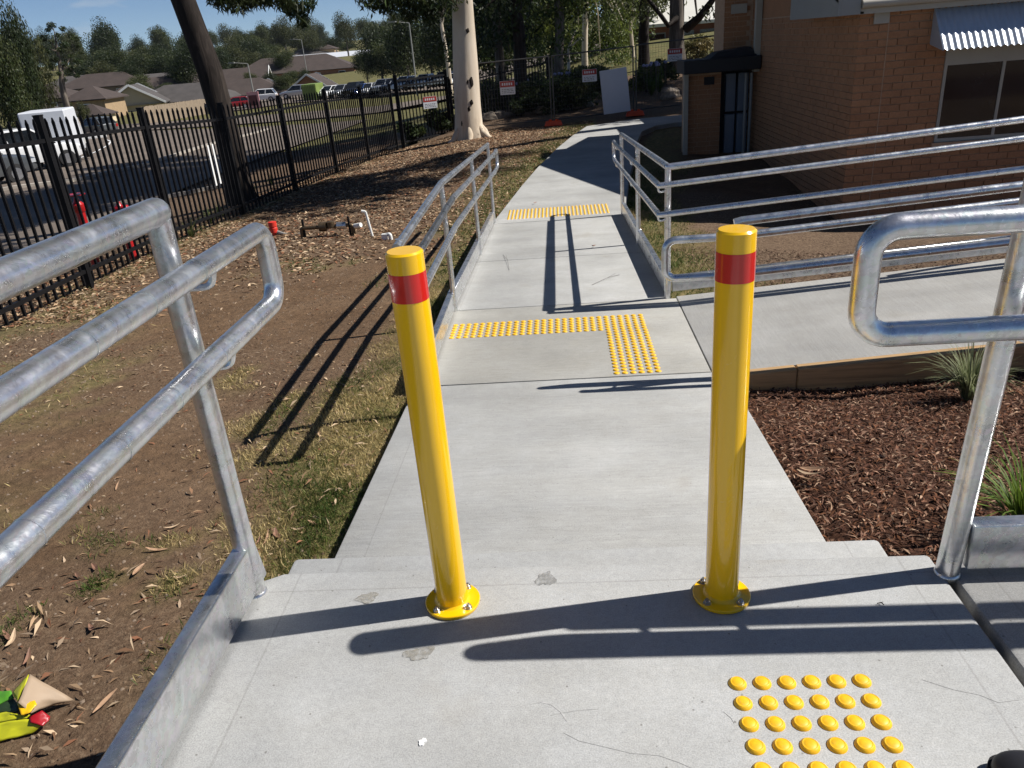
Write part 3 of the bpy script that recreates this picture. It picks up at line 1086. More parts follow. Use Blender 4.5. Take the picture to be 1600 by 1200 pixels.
# near railing of the side ramp, behind the right bollard
t = thing('handrail', (.96, 4.2, Z1B), 'galvanised railing with looped end behind the right bollard', 'railing')
nzr = lambda x: Z1B + (x - .96) / 16.5
for x in (.985, 3.3):
    MB().tube([(x, 4.2, nzr(x) - .12), (x, 4.2, nzr(x) + .90)], .021, 14).build('post', M_GALV, t, smooth=True)
MB().tube([(.93, 4.2, Z1B + .908), (.97, 4.2, Z1B + .918), (6, 4.2, nzr(6) + .93)], .025, 16).build('top_rail', M_GALV, t, smooth=True)
pts = [(6, 4.27, nzr(6) + .82), (.96, 4.27, Z1B + .82), (.57, 4.27, Z1B + .82), (.57, 4.27, Z1B + .60), (.96, 4.27, Z1B + .60), (6, 4.27, nzr(6) + .60)]
MB().tube(fillet(pts, .06, 6), .022, 16).build('handrail_loop', M_GALV, t, smooth=True)
for h in (.82, .60):
    hook(t, (.965, 4.2, Z1B + h - .05), (1.0, 4.265, Z1B + h - .055), (1.0, 4.27, Z1B + h - .02))

# ------------------------------------------------------------------ bollards
def bollard(x, y, top, rz_, label):
    t = thing('bollard', (x, y, 0), label, 'bollard', 'yellow bollards at the top of the steps')
    tx, ty = top
    H_ = .897
    r = .0385

    def pos(z):
        return (x + (tx - x) * z / H_, y + (ty - y) * z / H_, z)
    MB().tube([pos(.004), pos(H_ - .101)], r, 40, cap=False).build('post', M_YEL, t, smooth=True)
    MB().tube([pos(H_ - .101), pos(H_ - .042)], r + .0006, 40, cap=False).build('reflective_band', M_RED, t, smooth=True)
    cc = np.array(pos(H_))
    MB().tube([pos(H_ - .042), pos(H_ - .004), pos(H_)], r, 40, radii=[r + .0002, r + .0002, r - .004]).build('cap', M_YEL, t, smooth=True)
    MB().lathe([(.067, 0.001), (.068, .003), (.068, .0085), (.0665, .010), (.046, .010), (r + .004, .0115), (r, .017)], 40, (x, y, 0)).build('base_plate', M_YEL, t, smooth=True)
    for k in range(4):
        a = rz_ + k * PI / 2
        c = (x + .0545 * math.cos(a), y + .0545 * math.sin(a), .010)
        bb = MB()
        bb.lathe([(.0095, 0), (.0095, .0015), (.0075, .0016), (.0075, .007), (.0065, .008), (.0035, .008), (.0035, .013), (.001, .0135)], 12, c)
        bb.build('bolt', M_BOLT, t, smooth=True)


# tops solved from the photo: both posts lean a few millimetres
def ray_z(px, py, z):
    d = at(px, py, 1.0) - CAM
    return CAM + d * ((z - CAM[2]) / d[2])


bl = ray_z(708, 941, 0)
br_ = ray_z(1127, 931, 0)
tl_ = ray_z(631, 391, .897)
tr_ = ray_z(1151, 357, .897)
bollard(bl[0], bl[1], (tl_[0], tl_[1]), math.radians(232), 'yellow steel bollard with red band, the left one of the two')
bollard(br_[0], br_[1], (tr_[0], tr_[1]), math.radians(222), 'yellow steel bollard with red band, the right one of the two')

# ------------------------------------------------------------------ tactile studs
bs = MB()
bs.lathe([(.0190, 0), (.0186, .0022), (.0148, .0064), (.0138, .0070), (.0132, .0065), (.0112, .0065), (.0105, .0070), (.0012, .0070)], 20)
stud_me = bs.build('stud', M_STUD, None, smooth=True)
STUD = stud_me.data
bpy.data.objects.remove(stud_me)


def studs(parent, pts):
    for (x, y, z) in pts:
        o = bpy.data.objects.new('stud', STUD)
        o.location = (x - parent.location.x, y - parent.location.y, z - parent.location.z)
        o.rotation_euler = (0, 0, random.uniform(0, 6))
        link(o, parent)


t = thing('tactile_paving', (.44, 1.05, 0), 'patch of yellow tactile studs on the top landing in front of the right bollard', 'tactile paving')
studs(t, [(.318 + .0505 * i, 1.231 - .0525 * j, .0) for i in range(6) for j in range(8)])
t = thing('tactile_paving', (-.1, 5.2, Z1B), 'L-shaped field of yellow tactile studs on the turning landing', 'tactile paving')
P = [(-.825 + .0505 * i, 5.375 - .052 * j, Z1B) for i in range(28) for j in range(6)]
P += [(.2880 + .0505 * i, 5.375 - .052 * (6 + j), Z1B) for i in range(5, -1, -1) for j in range(15)]
P = [p if p[0] < .28 or p[1] > 5.1 else (p[0], p[1], p[2]) for p in P]
studs(t, P)
t = thing('tactile_paving', (-.05, 10.4, ZP), 'yellow tactile strip across the far end of the ramp', 'tactile paving')
b = MB()
for i in range(27):
    for j in range(12):
        b.lathe([(.0175, 0), (.0135, .005), (.001, .0055)], 8, (-.70 + .0505 * i, 10.1 + .052 * j, ZP))
tag(b.build('stud_field', M_STUD, t, smooth=True), kind='stuff')

# ------------------------------------------------------------------ picket fence
FP = [(-4.9, 3.2), (-5.05, 5.6), (-5.25, 8.0), (-5.42, 10.4), (-5.35, 12.8), (-5.2, 15.2), (-5.0, 17.6), (-4.8, 20.0), (-4.53, 22.4)]
FTOP = [1.12, 1.03, .94, .84, .72, .67, .63, .54, .46]
t = thing('picket_fence', (FP[3][0], FP[3][1], gz1(*FP[3])), 'black steel picket fence along the left of the dirt bank', 'fence')
pk = MB()
w = .0125
# pressed spear picket, unit height 1.72
prof = [(w, w, 0), (w, w, 1.60), (w * .55, w * 1.15, 1.64), (w * .5, w * 1.3, 1.69), (w * .2, w * .5, 1.735)]
V, Fs = [], []
for (a, c, z) in prof:
    V += [(-a, -c, z), (a, -c, z), (a, c, z), (-a, c, z)]
for i in range(len(prof) - 1):
    for k in range(4):
        Fs.append((i * 4 + k, i * 4 + (k + 1) % 4, i * 4 + 4 + (k + 1) % 4, i * 4 + 4 + k))
Fs.append((16, 17, 18, 19))
pk.add(V, Fs)
tmp = pk.build('picket', M_BLACK)
PICK = tmp.data
bpy.data.objects.remove(tmp)
for i, (p, zt) in enumerate(zip(FP, FTOP)):
    b = MB()
    b.box(p[0] - .034, p[0] + .034, p[1] - .034, p[1] + .034, zt - 1.95, zt)
    b.box(p[0] - .038, p[0] + .038, p[1] - .038, p[1] + .038, zt, zt + .012)
    b.build('post', M_BLACK, t)
for i in range(len(FP) - 1):
    a = np.array([*FP[i], FTOP[i]])
    c = np.array([*FP[i + 1], FTOP[i + 1]])
    d = unit(c - a)
    ang = math.atan2(d[1], d[0])
    for off, hh in ((-.24, .04), (-1.62, .04)):
        MB().bar(a + d * .036 + (0, 0, off), c - d * .036 + (0, 0, off), .04, hh).build('rail', M_BLACK, t)
    n = 16
    for k in range(n):
        q = a + (c - a) * ((k + .75) / (n + .5))
        o = bpy.data.objects.new('picket', PICK)
        o.location = (q[0] - t.location.x, q[1] - t.location.y, q[2] - 1.76 - t.location.z)
        o.rotation_euler = (random.uniform(-.004, .004), random.uniform(-.004, .004), ang)
        link(o, t)
# two white strips cable-tied to the pickets
for k in (0, 1):
    q0 = np.array([-5.33, 11.9 + .17 * k, -.42])
    o = MB().bar(q0 + (0.03, 0, 0), q0 + (.03, 0, .60), .05, .006, (1, 0, 0)).build('fence_strip', M_WHITE)
    tag(o, 'white plastic strip on the black fence, ' + ('the nearer of the pair' if k == 0 else 'the farther of the pair'), 'strip', 'white strips on the fence')

# dark gate leaning closed past the end of the fence and return fence behind the pale trunk
t = thing('metal_gate', (-4.4, 23.0, gz1(-4.4, 23)), 'black barred gate at the far end of the picket fence', 'gate')
ga, gb = np.array([-4.42, 22.8, .42]), np.array([-3.25, 24.6, .42])
gd = unit(gb - ga)
b = MB()
for q in (ga, gb):
    b.box(q[0] - .05, q[0] + .05, q[1] - .05, q[1] + .05, q[2] - 2.0, q[2] + .25)
b.build('gate_post', M_BLACK, t)
b = MB()
for off in (-.06, -1.55, .1):
    b.bar(ga + (0, 0, off), gb + (0, 0, off), .05, .05)
b.build('gate_frame', M_BLACK, t)
for k in range(1, 15):
    q = ga + (gb - ga) * k / 15
    MB().box(q[0] - .015, q[0] + .015, q[1] - .015, q[1] + .015, q[2] - 1.62, q[2] + .12).build('bar', M_BLACK, t)
t = thing('picket_fence', (-2.0, 26.5, gz1(-2, 26.5)), 'black picket fence running behind the pale gum trunk', 'fence')
ga, gb = np.array([-3.2, 24.8, .42]), np.array([-.2, 27.6, .75])
for k in range(0, 5):
    q = ga + (gb - ga) * k / 4
    MB().box(q[0] - .034, q[0] + .034, q[1] - .034, q[1] + .034, q[2] - 2, q[2] + .03).build('post', M_BLACK, t)
for off in (-.2, -1.6):
    MB().bar(ga + (0, 0, off), gb + (0, 0, off), .04, .04).build('rail', M_BLACK, t)
for k in range(32):
    q = ga + (gb - ga) * (k + .5) / 32
    o = bpy.data.objects.new('picket', PICK)
    o.location = (q[0] - t.location.x, q[1] - t.location.y, q[2] - 1.76 - t.location.z)
    o.rotation_euler = (0, 0, .75)
    link(o, t)


def danger_sign(c, w_, h_, label, ang=0.0, lines=3):
    t = thing('warning_sign', (c[0], c[1], c[2]), label, 'sign', rz=ang)
    MB().box(-w_ / 2, w_ / 2, -.004, .004, -h_ / 2, h_ / 2).build('panel', M_SIGNW, t, local=True)
    MB().box(-w_ / 2 + .006, w_ / 2 - .006, -.0065, -.0045, .02, h_ / 2 - .006).build('red_header', M_SIGNR, t, local=True)
    b = MB()
    for k in range(5):
        x0 = -w_ * .36 + k * w_ * .15
        b.box(x0, x0 + w_ * .09, -.0085, -.007, h_ * .18, h_ * .36)
    b.build('header_lettering', M_SIGNW, t, local=True)
    b = MB()
    rnd = random.Random(int(c[0] * 100))
    for k in range(lines):
        z = -.035 - k * h_ * .12
        x0 = -w_ * .4
        while x0 < w_ * .33:
            l_ = rnd.uniform(.03, .08)
            b.box(x0, min(x0 + l_, w_ * .42), -.0060, -.0045, z - .012, z)
            x0 += l_ + .02
    b.build('print_lines', M_SIGNK, t, local=True)
    return t


danger_sign(at(672, 160, 23.6), .42, .32, 'red and white warning sign on the black fence left of the pale trunk', .5)
danger_sign((-1.32, 22.95, .10), .42, .36, 'red and white warning sign just right of the pale trunk', 0)
danger_sign((.97, 22.95, .25), .40, .32, 'red and white warning sign on mesh fence left of the blank board', 0)
danger_sign((3.30, 22.95, .60), .40, .32, 'red and white warning sign on mesh fence near the brick building', 0)

# ------------------------------------------------------------------ temporary mesh fence
for i, (xa, xb, za, zb_, lb) in enumerate([(-2.36, -.13, -1.02, -.98, 'temporary mesh fence panel nearest the pale trunk'),
                                           (-.05, 2.17, -.98, -.90, 'temporary mesh fence panel carrying the blank board'),
                                           (2.25, 4.55, -.88, -.80, 'temporary mesh fence panel nearest the brick building')]):
    t = thing('mesh_fence', (xa, 23, za), lb, 'mesh fence', 'temporary fence panels behind the path')
    hh = 1.72
    zt = (.62, .86, 1.0)[i] if False else None
    A, B = np.array([xa, 23, za + .08]), np.array([xb, 23, zb_ + .08])
    b = MB()
    b.tube([A - (0, 0, .1), A + (0, 0, hh)], .019, 8).tube([B - (0, 0, .1), B + (0, 0, hh)], .019, 8)
    b.tube([A + (0, 0, hh), B + (0, 0, hh)], .019, 8).tube([A + (0, 0, .06), B + (0, 0, .06)], .016, 8)
    b.build('frame', M_WIRE, t, smooth=True)
    b = MB()
    n = 30
    for k in range(1, n):
        q = A + (B - A) * k / n
        b.bar(q + (0, 0, .06), q + (0, 0, hh), .004, .004, (1, 0, 0))
    for k in range(1, 14):
        z = .06 + (hh - .06) * k / 14
        b.bar(A + (0, 0, z), B + (0, 0, z), .004, .004)
    tag(b.build('wire_mesh', M_WIRE, t), kind='stuff')
for (x, z, lb) in ((-.09, -1.0, 'orange plastic fence foot nearer the pale trunk'), (2.21, -.9, 'orange plastic fence foot under the blank board')):
    b = MB()
    b.hexa([(x - .26, 22.88, z), (x + .26, 22.88, z), (x + .26, 23.12, z), (x - .26, 23.12, z),
            (x - .21, 22.91, z + .13), (x + .21, 22.91, z + .13), (x + .21, 23.09, z + .13), (x - .21, 23.09, z + .13)])
    b.lathe([(.05, 0), (.05, .05), (.03, .05)], 12, (x - .08, 23, z + .12))
    b.lathe([(.05, 0), (.05, .05), (.03, .05)], 12, (x + .1, 23, z + .12))
    tag(b.build('ballast_block', M_ORANGE, None, bevel=.012), lb, 'fence foot', 'orange feet of the mesh fence')
o = MB().hexa([(1.33, 22.78, -.79), (2.07, 22.78, -.74), (2.07, 22.80, -.74), (1.33, 22.80, -.79), (1.24, 22.90, .34), (1.98, 22.90, .40), (1.98, 22.92, .40), (1.24, 22.92, .34)]).build('notice_board', M_BOARD)
tag(o, 'blank pale grey board leaning on the mesh fence', 'board')

# ------------------------------------------------------------------ brick building on the right
BX, BY, BYE = 3.76, 10.6, 18.4
ZG = -1.55
ZE = 1.30
t = thing('brick_building', (BX, BY, ZG), 'orange brick building with boxed eaves at the right', 'building')
wall = MB()
wall.box(BX + .012, 14, BY + .012, BYE, ZG, ZE).build('wall', M_MORTAR, t)
wall_o = [c for c in t.children if c.name.startswith('wall')][0]
# gable triangle
MB().add([(BX + .012, BY, ZE), (BX + .012, BYE, ZE), (BX + .012, 15.4, ZE + 1.68), (BX + .2, BY, ZE), (BX + .2, BYE, ZE), (BX + .2, 15.4, ZE + 1.68)],
         [(0, 2, 1), (3, 4, 5), (0, 3, 5, 2), (2, 5, 4, 1), (0, 1, 4, 3)]).build('gable', M_BRICK, t)
# face bricks (front, in view): each brick its own object
bk_ = MB().box(-.115, .115, -.004, .10, -.038, .038)
tmp = bk_.build('brick', M_BRICK, None, bevel=.003)
BRK = tmp.data
bpy.data.objects.remove(tmp)
hb = MB().box(-.055, .055, -.004, .10, -.038, .038)
tmp = hb.build('brick', M_BRICK, None, bevel=.003)
HBR = tmp.data
bpy.data.objects.remove(tmp)
WX0, WX1, WZ0, WZ1 = 4.84, 8.0, -.34, .92
off = wloc(wall_o)
nb = 0
rest = MB()
row = 0
z = ZG + .04
while z < ZE - .02:
    x = BX + (.115 if row % 2 == 0 else .055)
    first = True
    while x < 8.4:
        half = first and row % 2 == 1
        hw = .055 if half else .115
        inwin = (x + hw > WX0 - .012) and (x - hw < WX1) and z > WZ0 - .06 and z < WZ1 + .05
        if inwin and x - hw < WX0 - .03:
            rest.box(x - hw, WX0 - .004, BY - .004, BY + .1, z - .038, z + .038)
        if not inwin:
            if nb < 290 and x < 6.4 and z > -1.0 and z < ZE - .05:
                o = bpy.data.objects.new('brick', HBR if half else BRK)
                o.location = (x - off.x, BY + random.uniform(-.002, .002) - off.y, z - off.z)
                link(o, wall_o)
                nb += 1
            else:
                rest.box(x - hw, x + hw, BY - .004, BY + .1, z - .038, z + .038)
        x += hw + .01 + .115
        first = False
    row += 1
    z += .086
# side wall bricks + remaining front bricks
row = 0
z = ZG + .04
while z < ZE - .02:
    y = BY + (.055 if row % 2 == 0 else .115)
    first = True
    while y < 16.2:
        hw = .055 if (first and row % 2 == 0) else .115
        j = random.uniform(-.002, .002)
        rest.box(BX - .004 + j, BX + .1, y - hw, y + hw, z - .038, z + .038)
        y += hw + .125
        first = False
    row += 1
    z += .086
tag(rest.build('brickwork', M_BRICK, wall_o), kind='stuff')
# roof, eaves, gutter
rb = MB()
yr, zr = 15.4, ZE + 1.85
KF = (18.9 - yr) / (20.65 - yr)
for (ya, yb, za) in ((BY - .13, yr, ZE + .08), (18.9, yr, zr + (ZE + .08 - zr) * KF)):
    rb.hexa([(BX - .32, ya, za), (14.4, ya, za), (14.4, yb, zr), (BX - .32, yb, zr), (BX - .32, ya, za + .05), (14.4, ya, za + .05), (14.4, yb, zr + .05), (BX - .32, yb, zr + .05)])
rb.build('roof', M_ROOFSH, t)
MB().box(BX - .26, 14.3, BY - .10, BY - .006, ZE - .03, ZE - .004).build('soffit', M_EAVE, t)
MB().box(BX - .32, BX - .29, BY - .16, BY + 1.9, ZE - .06, ZE + .28).box(BX - .288, BX - .008, BY - .13, BY + 1.9, ZE - .055, ZE - .03).box(BX - .289, BX - .06, BY - .16, BY - .132, ZE - .058, ZE + .22).build('eave_box', M_EAVE, t)
MB().tube([(BX - .05, BY - .16, ZE + .05), (14.3, BY - .16, ZE + .05)], .05, 12).box(BX - .055, 14.3, BY - .13, BY - .105, ZE - .06, ZE + .1).build('gutter', M_TRIM, t, smooth=True)
MB().box(BX + .16, BX + .34, BY - .03, BY - .006, 1.12, 1.27).build('eave_bracket', M_TRIM, t)
# expansion joint sealed strip near the corner
MB().box(BX + .345, BX + .357, BY - .0085, BY, ZG, 1.2).build('joint_strip', M_MORTAR, t)
# window
w = MB()
fw = .035
w.box(WX0, WX1, BY - .02, BY + .05, WZ1 - .34, WZ1).box(WX0, WX1, BY - .016, BY + .05, WZ0, WZ0 + .045)
for x in (WX0, 5.54, 6.26, 6.98):
    w.box(x, x + fw, BY - .018, BY + .05, WZ0 + .045, WZ1 - .34)
wo_ = w.build('window', M_TRIM, t)
w = MB()
w.box(WX0 + .01, WX1, BY - .006, BY + .004, WZ0 + .02, WZ1 - .1).build('pane', M_GLASS, wo_)
MB().box(WX0 - .03, WX1, BY - .06, BY + .02, WZ0 - .075, WZ0 - .003).build('sill', M_MORTAR, wo_)
# corrugated awning over the window
aw = MB()
xs = np.arange(4.62, 8.2, .0127)
V = []
za, zb_ = 1.24, .78
ya, yb = BY - .03, BY - .40
for x in xs:
    c = .010 * math.sin(2 * PI * (x - 4.62) / .0762)
    V += [(x, ya, za + c), (x, yb, zb_ + c)]
Fs = [(2 * i, 2 * i + 1, 2 * i + 3, 2 * i + 2) for i in range(len(xs) - 1)]
aw.add(V, Fs)
awo = aw.build('awning', M_CORR, t, smooth=True)
MB().add([(4.625, BY - .01, 1.25), (4.625, BY - .01, .84), (4.625, yb, zb_ - .01), (4.63, BY - .01, 1.25), (4.63, BY - .01, .84), (4.63, yb, zb_ - .01)],
         [(0, 1, 2), (3, 5, 4), (0, 2, 5, 3), (1, 4, 5, 2)]).build('awning_cheek', M_CORR, awo)
# wing wall behind, downpipe, conduits
MB().box(3.25, BX + .01, 16.2, 17.2, ZG, 2.9).build('wing_wall', M_MORTAR, t)
MB().box(4.16, 8, 17.21, 20.6, ZG, 2.0).build('shade_block', M_MORTAR, t)  # unseen boxes added behind the wing to shade the far path
MB().box(4.62, 8, 20.61, 22.5, ZG, 1.7).build('shade_block', M_MORTAR, t)  # second hidden box, shades the end of the path
wing = [c for c in t.children if c.name.startswith('wing_wall')][0]
b = MB()
row = 0
z = ZG + .04
while z < 2.6:
    x = 3.25 + (.115 if row % 2 else .055)
    while x < BX:
        b.box(max(3.247, x - .115), min(x + .115, BX), 16.195, 16.25, z - .038, z + .038)
        x += .24
    z += .086
    row += 1
tag(b.build('brickwork', M_BRICK, wing), kind='stuff')
MB().box(BX - .11, BX - .006, 15.42, 15.54, .42, 2.4).build('downpipe', M_TRIM, t)
MB().box(3.36, BX - .12, 16.12, 16.19, 1.42, 1.58).build('box_gutter', M_TRIM, t)
b = MB()
for x in (3.56, 3.66):
    b.tube([(x, 15.6, ZG), (x, 15.6, .40)], .028, 8)
b.build('conduit', M_EAVE, t, smooth=True)

# lean-to brick enclosure with flat dark roof
t = thing('meter_enclosure', (3.0, 15.9, -1.05), 'small brick enclosure with dark flat roof beside the brick building', 'enclosure')
b = MB()
b.box(2.46, 3.12, 15.7, 16.1, -1.3, .46).build('wall', M_MORTAR, t)
wl_ = t.children[0]
b = MB()
row = 0
z = -1.26
while z < .42:
    x = 2.46 + (.115 if row % 2 else .055)
    while x < 3.12:
        b.box(max(2.455, x - .115), min(x + .115, 3.12), 15.692, 15.75, z - .038, z + .038)
        x += .24
    z += .086
    row += 1
tag(b.build('brickwork', M_BRICK, wl_), kind='stuff')
MB().box(2.80, 2.99, 15.675, 15.688, .24, .38).build('vent', M_DARKROOF, t)
MB().box(2.36, 3.74, 15.25, 16.15, .47, .70).hexa([(2.85, 15.4, .70), (3.7, 15.4, .70), (3.7, 16.1, .70), (2.85, 16.1, .70), (3.0, 15.5, .80), (3.6, 15.5, .85), (3.6, 16.0, .85), (3.0, 16.0, .80)]).build('roof', M_DARKROOF, t, bevel=.01)
MB().box(2.42, 2.50, 15.60, 15.68, -1.3, .47).build('corner_post', M_TRIM, t)
MB().box(3.10, 3.70, 15.98, 16.1, -1.3, .46).build('recess_back', M_DARKROOF, t)
for (xa, xb) in ((3.24, 3.42), (3.47, 3.66)):
    MB().box(xa, xb, 15.82, 15.96, -.28, .40).build('cabinet_door', M_CABIN, t, bevel=.006)
    MB().box(xa, xb, 15.82, 15.96, -1.15, -.33).build('cabinet_door', M_CABIN, t, bevel=.006)

# ------------------------------------------------------------------ timber edging of the mulch bed
def sleeper(x0, x1, label):
    b = MB()
    y0, y1 = 4.17, 4.245
    f = lambda x: Z1B + (x - .85) / 16.5 + .012
    b.hexa([(x0, y0, f(x0) - .2), (x1, y0, f(x1) - .2), (x1, y1, f(x1) - .2), (x0, y1, f(x0) - .2), (x0, y0, f(x0)), (x1, y0, f(x1)), (x1, y1, f(x1)), (x0, y1, f(x0))])
    o = b.build('timber_sleeper', M_TIMBER, None, bevel=.006)
    tag(o, label, 'sleeper', 'timber sleepers edging the side ramp')


sleeper(.98, 1.318, 'short timber sleeper behind the right bollard')
sleeper(1.324, 2.62, 'long timber sleeper edging the mulch behind the grass clump')
sleeper(2.626, 4.6, 'timber sleeper at the far right edge of the mulch bed')

# ------------------------------------------------------------------ plants in the mulch
def strappy(name, x, y, n, L, W, label, cat, colA, colB, spread=.5, seed=1, stiff=.5):
    rng = np.random.default_rng(seed)
    z0 = gz1(x, y) - .01
    V, Fq, Cc = [], [], []
    for i in range(n):
        a = rng.uniform(0, 2 * PI)
        sp = rng.uniform(.05, 1) ** .8 * spread
        l_ = L * rng.uniform(.55, 1.1)
        base = np.array([x + math.cos(a) * .03 * rng.random(), y + math.sin(a) * .03 * rng.random(), z0])
        d = np.array([math.cos(a), math.sin(a), 0])
        sdv = np.array([-math.sin(a), math.cos(a), 0]) * W * .5
        col = np.array(colA) + (np.array(colB) - np.array(colA)) * rng.random()
        col = col * rng.uniform(.75, 1.25)
        seg = 5
        bi = len(V)
        for k in range(seg + 1):
            s = k / seg
            ang = sp * (.6 + (1.4 - stiff) * s * s)
            p = base + d * l_ * s * math.sin(ang) + np.array([0, 0, l_ * s * math.cos(ang)])
            ww = (1 - s ** 2.2) * .9 + .1
            V += [p - sdv * ww, p + sdv * ww]
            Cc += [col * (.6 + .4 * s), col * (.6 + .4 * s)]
        for k in range(seg):
            Fq.append((bi + 2 * k, bi + 2 * k + 1, bi + 2 * k + 3, bi + 2 * k + 2))
    t = thing(name, (x, y, z0), label, cat)
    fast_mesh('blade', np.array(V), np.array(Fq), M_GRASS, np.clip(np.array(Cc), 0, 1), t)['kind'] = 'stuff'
    return t


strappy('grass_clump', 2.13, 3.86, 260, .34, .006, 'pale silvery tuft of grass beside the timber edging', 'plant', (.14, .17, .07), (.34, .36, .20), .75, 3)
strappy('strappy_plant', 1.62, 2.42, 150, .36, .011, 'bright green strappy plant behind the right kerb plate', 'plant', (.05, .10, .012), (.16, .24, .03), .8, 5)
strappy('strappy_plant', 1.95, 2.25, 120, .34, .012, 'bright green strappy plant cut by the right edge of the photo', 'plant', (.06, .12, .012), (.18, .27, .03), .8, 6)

# mulch chips
def scatter(n, x0, x1, y0, y1, f=None):
    x = RNG.uniform(x0, x1, n)
    y = RNG.uniform(y0, y1, n)
    if f is not None:
        k = RNG.random(n) < f(x, y)
        x, y = x[k], y[k]
    return x, y


def ground_z(x, y):
    z = gz(x, y) + (vnoise(x, y, .9, 5) - .5) * .05 + (vnoise(x, y, .28, 6) - .5) * .022
    return z


def clear_of_concrete(x, y):
    return np.isinf(foot_z(x, y))


def chips(name, x, y, L, W, tilt, pal, mat, up=.008, kindcol=None, shape='leaf', bend=.25):
    n = len(x)
    z = ground_z(x, y) + RNG.uniform(.3, 1.4, n) * up
    a = RNG.uniform(0, 2 * PI, n)
    D = np.stack([np.cos(a), np.sin(a), RNG.normal(0, tilt, n)], -1)
    N = np.stack([RNG.normal(0, tilt * 1.3, n), RNG.normal(0, tilt * 1.3, n), np.ones(n)], -1)
    V, Fq = cards(np.stack([x, y, z], -1), D, N, L, W, bend=bend, shape=shape)
    pal = np.array(pal)
    c = pal[RNG.integers(0, len(pal), n)] * RNG.uniform(.65, 1.25, (n, 1))
    c = np.repeat(np.clip(c, 0, 1), 4, 0)
    return fast_mesh(name, V, Fq, mat, c)


x, y = scatter(34000, .9, 4.2, 1.62, 4.2, lambda x, y: np.where(x < 2.6, 1, .4))
k = clear_of_concrete(x, y)
x, y = x[k], y[k]
n = len(x)
o = chips('bark_mulch', x, y, RNG.uniform(.018, .055, n), RNG.uniform(.004, .011, n), .35,
          [(.13, .052, .028), (.085, .036, .022), (.18, .085, .05), (.26, .15, .098), (.05, .025, .016), (.34, .22, .145), (.15, .062, .028), (.17, .09, .06)], M_CHIP, .014)
tag(o, 'reddish brown bark mulch in the bed right of the steps', 'mulch', kind='stuff')
x, y = scatter(9000, 1.2, 6, 5.9, 8.6)
n = len(x)
o = chips('bark_mulch', x, y, RNG.uniform(.02, .06, n), RNG.uniform(.006, .014, n), .35,
          [(.12, .07, .045), (.08, .045, .03), (.19, .12, .08), (.25, .18, .12)], M_CHIP, .012)
tag(o, 'brown bark mulch between the corner railing and the building', 'mulch', kind='stuff')

# grass blades along the path
def blades(name, x, y, H_, W_, pal, lab, z=None):
    n = len(x)
    z = ground_z(x, y) - .004 if z is None else z
    a = RNG.uniform(0, 2 * PI, n)
    lean = RNG.normal(0, .55, (n, 2))
    D = np.stack([lean[:, 0], lean[:, 1], np.ones(n) * .8], -1)
    N = np.stack([np.cos(a), np.sin(a), np.zeros(n)], -1)
    C = np.stack([x, y, z], -1) + unit(D) * (H_ * .5)[:, None]
    V, Fq = cards(C, D, N, H_, W_, bend=.15)
    pal = np.array(pal)
    m = np.clip(vnoise(x, y, .3, 9) * 1.3 - .15 + RNG.normal(0, .22, n), 0, .999)
    c = pal[(m * len(pal)).astype(int)] * RNG.uniform(.7, 1.25, (n, 1))
    o = fast_mesh(name, V, Fq, M_GRASS, np.repeat(np.clip(c, 0, 1), 4, 0))
    tag(o, lab, 'grass', kind='stuff')


def gfun(x, y):
    g, l_, m, nr_ = zones(x, y)
    return g


GP = [(.08, .11, .024), (.14, .15, .04), (.30, .24, .095), (.44, .34, .15), (.54, .42, .21)]
x, y = scatter(110000, -2.4, -.85, .3, 7, gfun)
k = clear_of_concrete(x, y)
x, y = x[k], y[k]
blades('grass', x, y, RNG.uniform(.018, .05, len(x)), RNG.uniform(.0025, .0045, len(x)), GP, 'thin dry and green grass along the left of the steps and landing')
x, y = scatter(60000, -3, 1.2, 7, 22, gfun)
k = clear_of_concrete(x, y)
x, y = x[k], y[k]
blades('grass', x, y, RNG.uniform(.03, .075, len(x)), RNG.uniform(.005, .010, len(x)), [(.05, .08, .016), (.08, .12, .025), (.13, .14, .045), (.2, .17, .08)], 'green grass verge along the left of the far path')
x, y = scatter(30000, .8, 3.4, 5.7, 14, gfun)
k = clear_of_concrete(x, y)
x, y = x[k], y[k]
blades('grass', x, y, RNG.uniform(.03, .07, len(x)), RNG.uniform(.004, .009, len(x)), [(.05, .08, .016), (.09, .13, .03), (.15, .15, .05), (.26, .21, .10)], 'green grass between the corner railing and the building')
x, y = scatter(26000, -6.2, -1.2, 1, 14, lambda x, y: gfun(x, y) * .8)
k = clear_of_concrete(x, y)
x, y = x[k], y[k]
blades('grass', x, y, RNG.uniform(.02, .08, len(x)), RNG.uniform(.003, .007, len(x)), GP, 'sparse weeds and grass on the dirt bank by the black fence')

x, y = scatter(42000, -2.7, -1.1, .8, 3.3, lambda x, y: gfun(x, y))
k = clear_of_concrete(x, y)
x, y = x[k], y[k]
blades('grass', x, y, RNG.uniform(.02, .06, len(x)), RNG.uniform(.0022, .004, len(x)), [(.04, .07, .014), (.07, .10, .022), (.14, .14, .05), (.32, .26, .11)], 'patchy green grass tufts on the dirt at lower left')
# leaf litter
LP = [(.28, .175, .10), (.19, .105, .058), (.38, .255, .15), (.09, .052, .032), (.52, .385, .25), (.24, .11, .06), (.34, .25, .17)]


def lfun(x, y):
    g, l_, m, nr_ = zones(x, y)
    return np.clip(l_ * 1.1 - .1, 0.0, 1)


